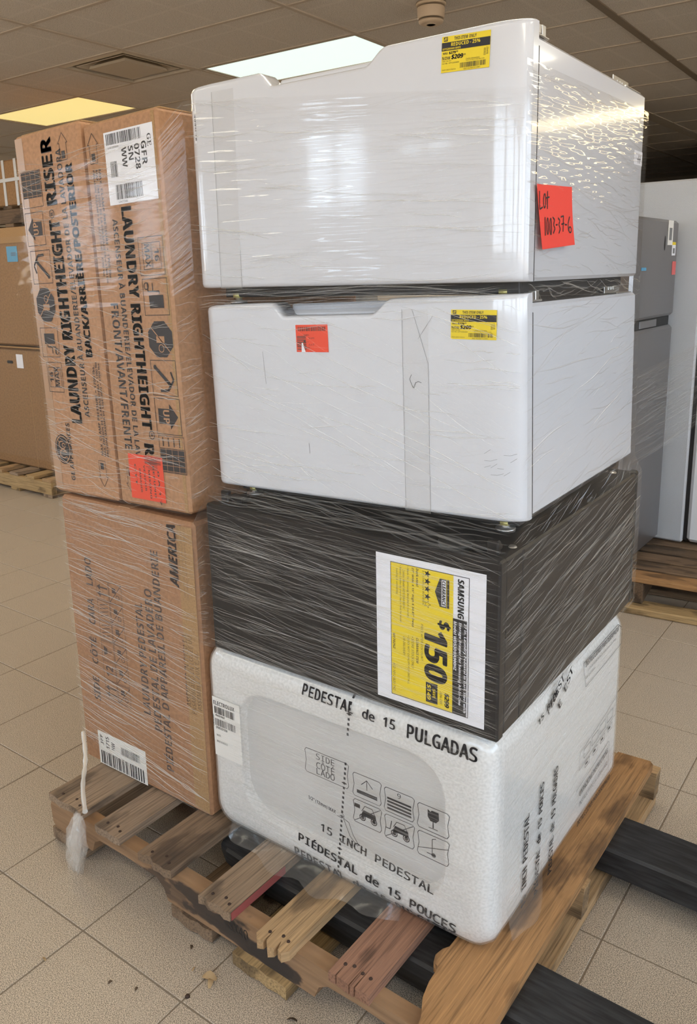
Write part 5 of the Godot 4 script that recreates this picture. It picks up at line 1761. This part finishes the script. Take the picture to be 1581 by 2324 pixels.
	for q in list:
		n += 1
		var c: Array = q[0]
		var s := Soup.new()
		sheet(s, c[0], c[1], c[2], c[3], 16, 150, q[2][0] * 0.45, q[2][1], 300 + n)
		part(t, "film_sheet", s.mesh(), M[q[1]])
		var by := {}
		for k in q[3].size():
			var h: Array = q[3][k]
			if not by.has(h[7]):
				by[h[7]] = Soup.new()
			pleats(by[h[7]], c[0], c[1], c[2], c[3], h, 500 + n * 17 + k, 0.0012)
		for m in by:
			var o := part(t, "pleats", (by[m] as Soup).mesh(), m)
			o.set_meta("kind", "stuff")
	# twisted tail that hangs from the lower carton's corner and ends in a crumpled bunch
	var r := RandomNumberGenerator.new()
	r.seed = 77
	var pts := []
	var rad := []
	var from: Vector3 = L.call(-0.236, 0.075, 0.374)
	var to := Vector3(0.186, 0.172, 0.026)
	for i in 15:
		var f := i / 14.0
		pts.append(from.lerp(to, f) + Vector3(0.003 * sin(f * 7.0), -0.010 * sin(PI * f), 0.002 * cos(f * 9.0)))
		rad.append(0.0058 + 0.0012 * sin(f * 40.0))
	var rope := Soup.new()
	tube(rope, pts, rad, 9)
	part(t, "tail_rope", rope.mesh(), M.film_rope, Vector3.ZERO, Basis(), "film twisted to a white cord")
	for k in 9:
		var fl := Soup.new()
		var rings := []
		var a0 := TAU * k / 9.0 + r.randf_range(-0.3, 0.3)
		var spread := r.randf_range(0.35, 1.0)
		var len_ := r.randf_range(0.10, 0.185)
		for j in 9:
			var f := j / 8.0
			var w := 0.004 + 0.022 * sin(PI * minf(f * 0.8 + 0.1, 1.0))
			var out := (0.006 + 0.030 * sin(PI * 0.8 * f) * spread)
			var c := to + Vector3(cos(a0) * out - 0.035 * f, -len_ * f, absf(sin(a0)) * out * 0.7 + 0.010)
			var ring := []
			for i in 5:
				var g := i / 4.0 - 0.5
				ring.append(c + Vector3(-sin(a0), 0.15 * sin(i * 2.1 + k), cos(a0) * 0.5) * g * 2.0 * w + Vector3(r.randf_range(-1, 1), r.randf_range(-1, 1), r.randf_range(-0.4, 1)) * 0.0055)
			rings.append(ring)
		for j in 8:
			for i in 4:
				fl.flat_tri(rings[j][i], rings[j][i + 1], rings[j + 1][i])
				fl.flat_tri(rings[j][i + 1], rings[j + 1][i + 1], rings[j + 1][i])
		part(t, "tail_bunch", fl.mesh(), M.film_crumple)
	# loose skirt of film hanging out under the foam pedestal, and a flap at the end
	var sk := Soup.new()
	var rows := []
	for i in 25:
		var f := i / 24.0
		var x := lerpf(-0.30, 0.17, f)
		var out := 0.020 + 0.034 * sin(PI * f) + 0.010 * sin(f * 23.0)
		var ring := []
		for j in 7:
			var g := j / 6.0
			var p: Vector3 = E.call(x, 0.050 * (1.0 - g) + 0.004 * sin(f * 31.0 + g * 5.0) * g, ze - 0.004 + out * g * g)
			p.y = maxf(p.y, DECK + 0.004)
			ring.append(p)
		rows.append(ring)
	loft(sk, rows, false)
	part(t, "loose_skirt", sk.mesh(), M.film_loose, Vector3.ZERO, Basis(), "loose hem of film over the boards")
	var fp := Soup.new()
	rows = []
	for i in 9:
		var f := i / 8.0
		var ring := []
		for j in 6:
			var g := j / 5.0
			ring.append(E.call(xe - 0.004 + 0.03 * g * sin(PI * (0.15 + 0.8 * f)), 0.065 * (1.0 - g) + 0.006 * sin(f * 9.0), lerpf(0.30, 0.13, f)) + Vector3(0, 0.002, 0))
		rows.append(ring)
	loft(fp, rows, false)
	part(t, "loose_skirt", fp.mesh(), M.film_loose)

# ---------------------------------------------------------------- goods behind on the left
func simple_pallet(called: String, label: String, at: Vector3, turn: Basis, len_: float, dep: float, h: float, tones: Array, boards: int, group := "") -> Node3D:
	# boards run along z, stringers along x; origin on the floor at the middle
	var t := thing(called, label, "pallet", at, turn, group)
	for i in 3:
		var z := lerpf(-dep * 0.5 + 0.02, dep * 0.5 - 0.02, i / 2.0)
		part(t, "stringer", cbox(Vector3(len_, h - 0.044, 0.04), 0.003, Vector3(0, h * 0.5, z)), M.wood[tones[0]])
	for i in boards:
		var x := lerpf(-len_ * 0.5 + 0.05, len_ * 0.5 - 0.05, float(i) / (boards - 1))
		var bt := Basis(Vector3.UP, PI / 2)
		part(t, "deck_board", cbox(Vector3(dep, 0.022, 0.10), 0.003, Vector3(0, h - 0.011, x)), M.wood[tones[1 + i % (tones.size() - 1)]], Vector3.ZERO, bt)
		if i % 2 == 0:
			part(t, "bottom_board", cbox(Vector3(dep, 0.022, 0.10), 0.003, Vector3(0, 0.011, x)), M.wood[tones[1 + (i + 1) % (tones.size() - 1)]], Vector3.ZERO, bt)
	return t

func build_left_stack() -> void:
	simple_pallet("wooden_pallet", "pale wooden pallet under the tall cartons by the far wall", Vector3(-3.60, 0, -2.46), turned(0.02), 1.24, 1.02, 0.128, [7, 4, 1, 7], 7)
	var c1 := thing("appliance_carton", "large brown carton with a blank white note and hand hole, standing on the pale pallet", "carton", Vector3(-3.55, 0.129, -2.60), turned(0.02))
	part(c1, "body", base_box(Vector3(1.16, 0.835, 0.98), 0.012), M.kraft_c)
	var nt := part(c1, "note", cbox(Vector3(0.078, 0.095, 0.001), 0.0003, Vector3(0.115, 0.748, 0.492)), M.paper, Vector3.ZERO, Basis(), "blank white paper note")
	nt.rotation.z = 0.0
	var hole := Soup.new()
	prism(hole, PackedVector2Array([Vector2(-0.028, -0.010), Vector2(0.028, -0.010), Vector2(0.036, 0.0), Vector2(0.028, 0.010), Vector2(-0.028, 0.010), Vector2(-0.036, 0.0)]), -0.001, 0.0012)
	part(c1, "hand_hole", hole.mesh(), M.black, Vector3(-0.005, 0.738, 0.491))
	var fl := Soup.new()
	chamfer(fl, Vector3(0, 0.004, 0), Vector3(1.18, 0.008, 0.30), 0.002)
	part(c1, "flap", fl.mesh(), M.kraft_edge, Vector3(0, 0.837, 0.36), Basis(Vector3.RIGHT, -0.02))
	part(c1, "seam", cbox(Vector3(0.004, 0.82, 0.001), 0.0003, Vector3(0.20, 0.41, 0.4905)), M.kraft_edge)
	var c2 := thing("appliance_carton", "large brown carton with a blue sticker, second layer on the pale pallet", "carton", Vector3(-3.55, 0.985, -2.60), turned(0.03))
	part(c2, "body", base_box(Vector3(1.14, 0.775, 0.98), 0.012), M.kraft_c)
	var bs := part(c2, "sticker", cbox(Vector3(0.12, 0.10, 0.001), 0.0003, Vector3(0.155, 0.605, 0.492)), M.sky_blue, Vector3.ZERO, Basis(), "light blue handwritten sticker")
	var bk := Ink.new()
	for i in 4:
		bk.ring(Vector2(0.150 + i * 0.014, 0.604), 0.008, 0.012, 0.0025, 0.0, 12)
	put_ink(bs, "handwriting", bk, M.ink_fade, Vector3(0, 0, 0.4932))
	part(c2, "flap", cbox(Vector3(1.15, 0.10, 0.004), 0.001, Vector3(0, 0.725, 0.494)), M.kraft_edge)
	simple_pallet("wooden_pallet", "dark wooden pallet laid on top of the carton with the blue sticker", Vector3(-3.58, 1.762, -2.62), turned(0.01), 1.22, 1.0, 0.135, [8, 8, 9], 7)
	var c3 := thing("strapped_carton", "brown carton bound with white straps on the topmost pallet", "carton", Vector3(-3.56, 1.898, -2.64), turned(0.01))
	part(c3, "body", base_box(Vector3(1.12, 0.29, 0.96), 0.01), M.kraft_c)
	for x in [0.10, 0.24, 0.36]:
		part(c3, "strap", cbox(Vector3(0.028, 0.292, 0.003), 0.0005, Vector3(x, 0.146, 0.482)), M.strap)
	part(c3, "strap", cbox(Vector3(0.6, 0.022, 0.003), 0.0005, Vector3(0.26, 0.165, 0.484)), M.strap)
	# film hanging off the second layer
	var wr := thing("carton_film", "clear film round the brown cartons on the pale pallet", "stretch film", Vector3(-3.55, 0.2, -2.60), turned(0.02))
	var s := Soup.new()
	sheet(s, Vector3(-0.59, 0.0, 0.502), Vector3(0.59, 0.0, 0.502), Vector3(0.59, 1.5, 0.502), Vector3(-0.59, 1.5, 0.502), 20, 60, 0.003, -0.05, 901)
	part(wr, "film_sheet", s.mesh(), M.film_clear)

# ---------------------------------------------------------------- refrigerators behind on the right
func build_right_side() -> void:
	# pallet with boards along x
	var yaw := 0.11
	var t := thing("wooden_pallet", "dark weathered wooden pallet under the white and silver refrigerators", "pallet", Vector3(0.76, 0, -2.30), turned(yaw))
	for i in 8:
		var tone: int = [6, 9, 9, 8, 9, 8, 9, 8][i]
		part(t, "deck_board", cbox(Vector3(1.5, 0.022, [0.10, 0.098, 0.10, 0.09, 0.10, 0.10, 0.09, 0.10][i]), 0.003, Vector3(0, 0.135, -0.05 - i * 0.122)), M.wood[tone])
	for x in [-0.68, 0.0, 0.68]:
		part(t, "stringer", cbox(Vector3(0.95, 0.09, 0.04), 0.003, Vector3(0.475, 0.078, x)), M.wood[8], Vector3.ZERO, Basis(Vector3.UP, PI / 2))
	part(t, "bottom_board", cbox(Vector3(1.5, 0.030, 0.10), 0.003, Vector3(0, 0.016, 0.0)), M.wood[7])
	for i in 3:
		part(t, "bottom_board", cbox(Vector3(1.5, 0.030, 0.10), 0.003, Vector3(0, 0.016, -0.25 - i * 0.3)), M.wood[9])
	# silver two-door refrigerator, doors facing +x
	var f := thing("silver_refrigerator", "silver two-door refrigerator with stickers and a dark pocket handle", "refrigerator", Vector3(0.36, 0.151, -2.50), turned(0.0))
	part(f, "cabinet", cbox(Vector3(0.58, 1.44, 0.575), 0.006, Vector3(-0.04, 0.735, 0)), M.base_dark)
	part(f, "upper_door", cbox(Vector3(0.075, 0.40, 0.575), 0.012, Vector3(0.293, 1.258, 0)), M.steel)
	part(f, "lower_door", cbox(Vector3(0.075, 0.985, 0.575), 0.012, Vector3(0.293, 0.525, 0)), M.steel)
	var pocket := part(f, "pocket_handle", cbox(Vector3(0.06, 0.045, 0.55), 0.004, Vector3(0.286, 1.037, 0)), M.black)
	part(pocket, "handle_lip", cbox(Vector3(0.004, 0.030, 0.22), 0.001, Vector3(0.317, 1.037, 0.02)), M.steel)
	part(f, "base_grille", cbox(Vector3(0.05, 0.05, 0.55), 0.004, Vector3(0.27, 0.022, 0)), M.base_dark)
	for q in [[1.405, -0.165, 0.070, 0.10, "paper_warm"], [1.335, -0.225, 0.050, 0.045, "paper"], [1.26, -0.245, 0.052, 0.056, "pink"], [1.259, 0.16, 0.06, 0.012, "sky_blue"]]:
		part(f, "sticker", cbox(Vector3(0.001, q[3], q[2]), 0.0002, Vector3(0.3315, q[0], q[1])), M[q[4]])
	part(f, "sticker", cbox(Vector3(0.001, 0.012, 0.050), 0.0002, Vector3(0.3317, 1.362, -0.225)), M.yellow)
	for q in [[1.40, -0.165, 0.036, 0.05], [1.332, -0.225, 0.026, 0.022]]:
		part(f, "barcode", cbox(Vector3(0.001, q[3], q[2]), 0.0002, Vector3(0.3321, q[0], q[1])), M.ink_fade_grey)
	var dark_oval := Soup.new()  # thin dark oval laid on the upper door
	lathe(dark_oval, [Vector2(0.0, 0.001), Vector2(0.5, 0.001), Vector2(1.0, 0.0)], 18)
	part(f, "dark_oval", dark_oval.mesh(), M.base_dark, Vector3(0.3312, 1.362, -0.098), Basis(Vector3(0, 0.030, 0), Vector3(1, 0, 0), Vector3(0, 0, 0.009)), "dark oval patch on the door")
	part(f, "hinge", cbox(Vector3(0.05, 0.035, 0.02), 0.003, Vector3(0.30, 1.335, -0.292)), M.zinc)
	# white refrigerator behind it, its side towards us
	var wf := thing("white_refrigerator", "white refrigerator with pebbled side panel behind the silver one", "refrigerator", Vector3(0.51, 0.1535, -3.22), turned(0.0))
	part(wf, "cabinet", cbox(Vector3(0.60, 1.63, 0.76), 0.008, Vector3(-0.025, 0.815, 0)), M.fridge_white)
	part(wf, "gasket", cbox(Vector3(0.02, 1.60, 0.73), 0.003, Vector3(0.283, 0.812, 0)), M.base_dark)
	part(wf, "door", cbox(Vector3(0.095, 1.62, 0.76), 0.016, Vector3(0.340, 0.818, 0)), M.fridge_smooth)
	part(wf, "hinge_cover", cbox(Vector3(0.16, 0.022, 0.08), 0.006, Vector3(0.31, 1.640, 0.30)), M.fridge_smooth)
	var foot := Soup.new()
	lathe(foot, [Vector2(0.0, 0.012), Vector2(0.02, 0.012), Vector2(0.024, 0.0), Vector2(0.024, -0.012), Vector2(0.0, -0.012)], 14)
	part(wf, "levelling_foot", foot.mesh(), M.orange_red, Vector3(0.22, 0.006, 0.30))
	# film band round the two
	var wr := thing("refrigerator_film", "band of clear film round the silver and white refrigerators", "stretch film")
	var s := Soup.new()
	var pl := Soup.new()
	var a := Vector3(0.705, 0.62, -2.23)
	var b := Vector3(0.915, 0.80, -2.84)
	sheet(s, a, b, b + Vector3(0, 0.36, 0), a + Vector3(0, 0.38, 0), 16, 40, 0.002, 0.1, 911)
	pleats(pl, a, b, b + Vector3(0, 0.36, 0), a + Vector3(0, 0.38, 0), [150, 0.02, 0.04, 0.15, 0.6, 0.0014, 0.0006], 912)
	part(wr, "film_sheet", s.mesh(), M.film_haze)
	part(wr, "pleats", pl.mesh(), M.film_pleat_soft).set_meta("kind", "stuff")

# ---------------------------------------------------------------- crumbs on the floor
func build_litter() -> void:
	var r := RandomNumberGenerator.new()
	r.seed = 5
	var spots := [[0.648, 0.068, 0.016, "curled pale wood chip lying on the floor tile joint"], [0.660, 0.076, 0.012, ""], [0.605, 0.072, 0.006, ""], [0.325, 0.244, 0.007, ""], [0.558, 0.035, 0.006, ""], [0.489, 0.197, 0.005, ""], [0.546, 0.175, 0.005, ""], [0.851, 0.041, 0.010, ""]]
	for i in spots.size():
		var q: Array = spots[i]
		var s := Soup.new()
		var rings := []
		for j in 5:
			var f := j / 4.0
			var ring := []
			for k in 3:
				ring.append(Vector3((f - 0.5) * q[2] * 2.0, 0.001 + q[2] * 0.5 * sin(PI * f) * (0.5 + 0.5 * k), (k - 1) * q[2] * 0.45 * sin(PI * (0.15 + 0.7 * f))))
			rings.append(ring)
		loft(s, rings, false)
		var o := MeshInstance3D.new()
		o.name = numbered("wood_chip")
		o.mesh = s.mesh()
		o.material_override = M.wood_end if i < 4 else M.wood[8]
		add_child(o)
		o.transform = Transform3D(Basis(Vector3.UP, r.randf() * TAU), Vector3(q[0], 0.0, q[1]))
		tag(o, q[3] if q[3] != "" else ["pale wood splinter on the floor beside the pallet", "tiny dark wood crumb on the floor beside the pallet"][0 if i < 4 else 1], "wood chip", "wood crumbs on the floor")
	var sc := Soup.new()
	lathe(sc, [Vector2(0.0, 0.004), Vector2(0.004, 0.0035), Vector2(0.0055, 0.0), Vector2(0.0, 0.0)], 12)
	var o2 := MeshInstance3D.new()
	o2.name = numbered("nail_head")
	o2.mesh = sc.mesh()
	o2.material_override = M.rust
	add_child(o2)
	o2.position = Vector3(0.644, 0.0, 0.125)
	tag(o2, "small rusty nail head lying in the floor tile joint", "nail")
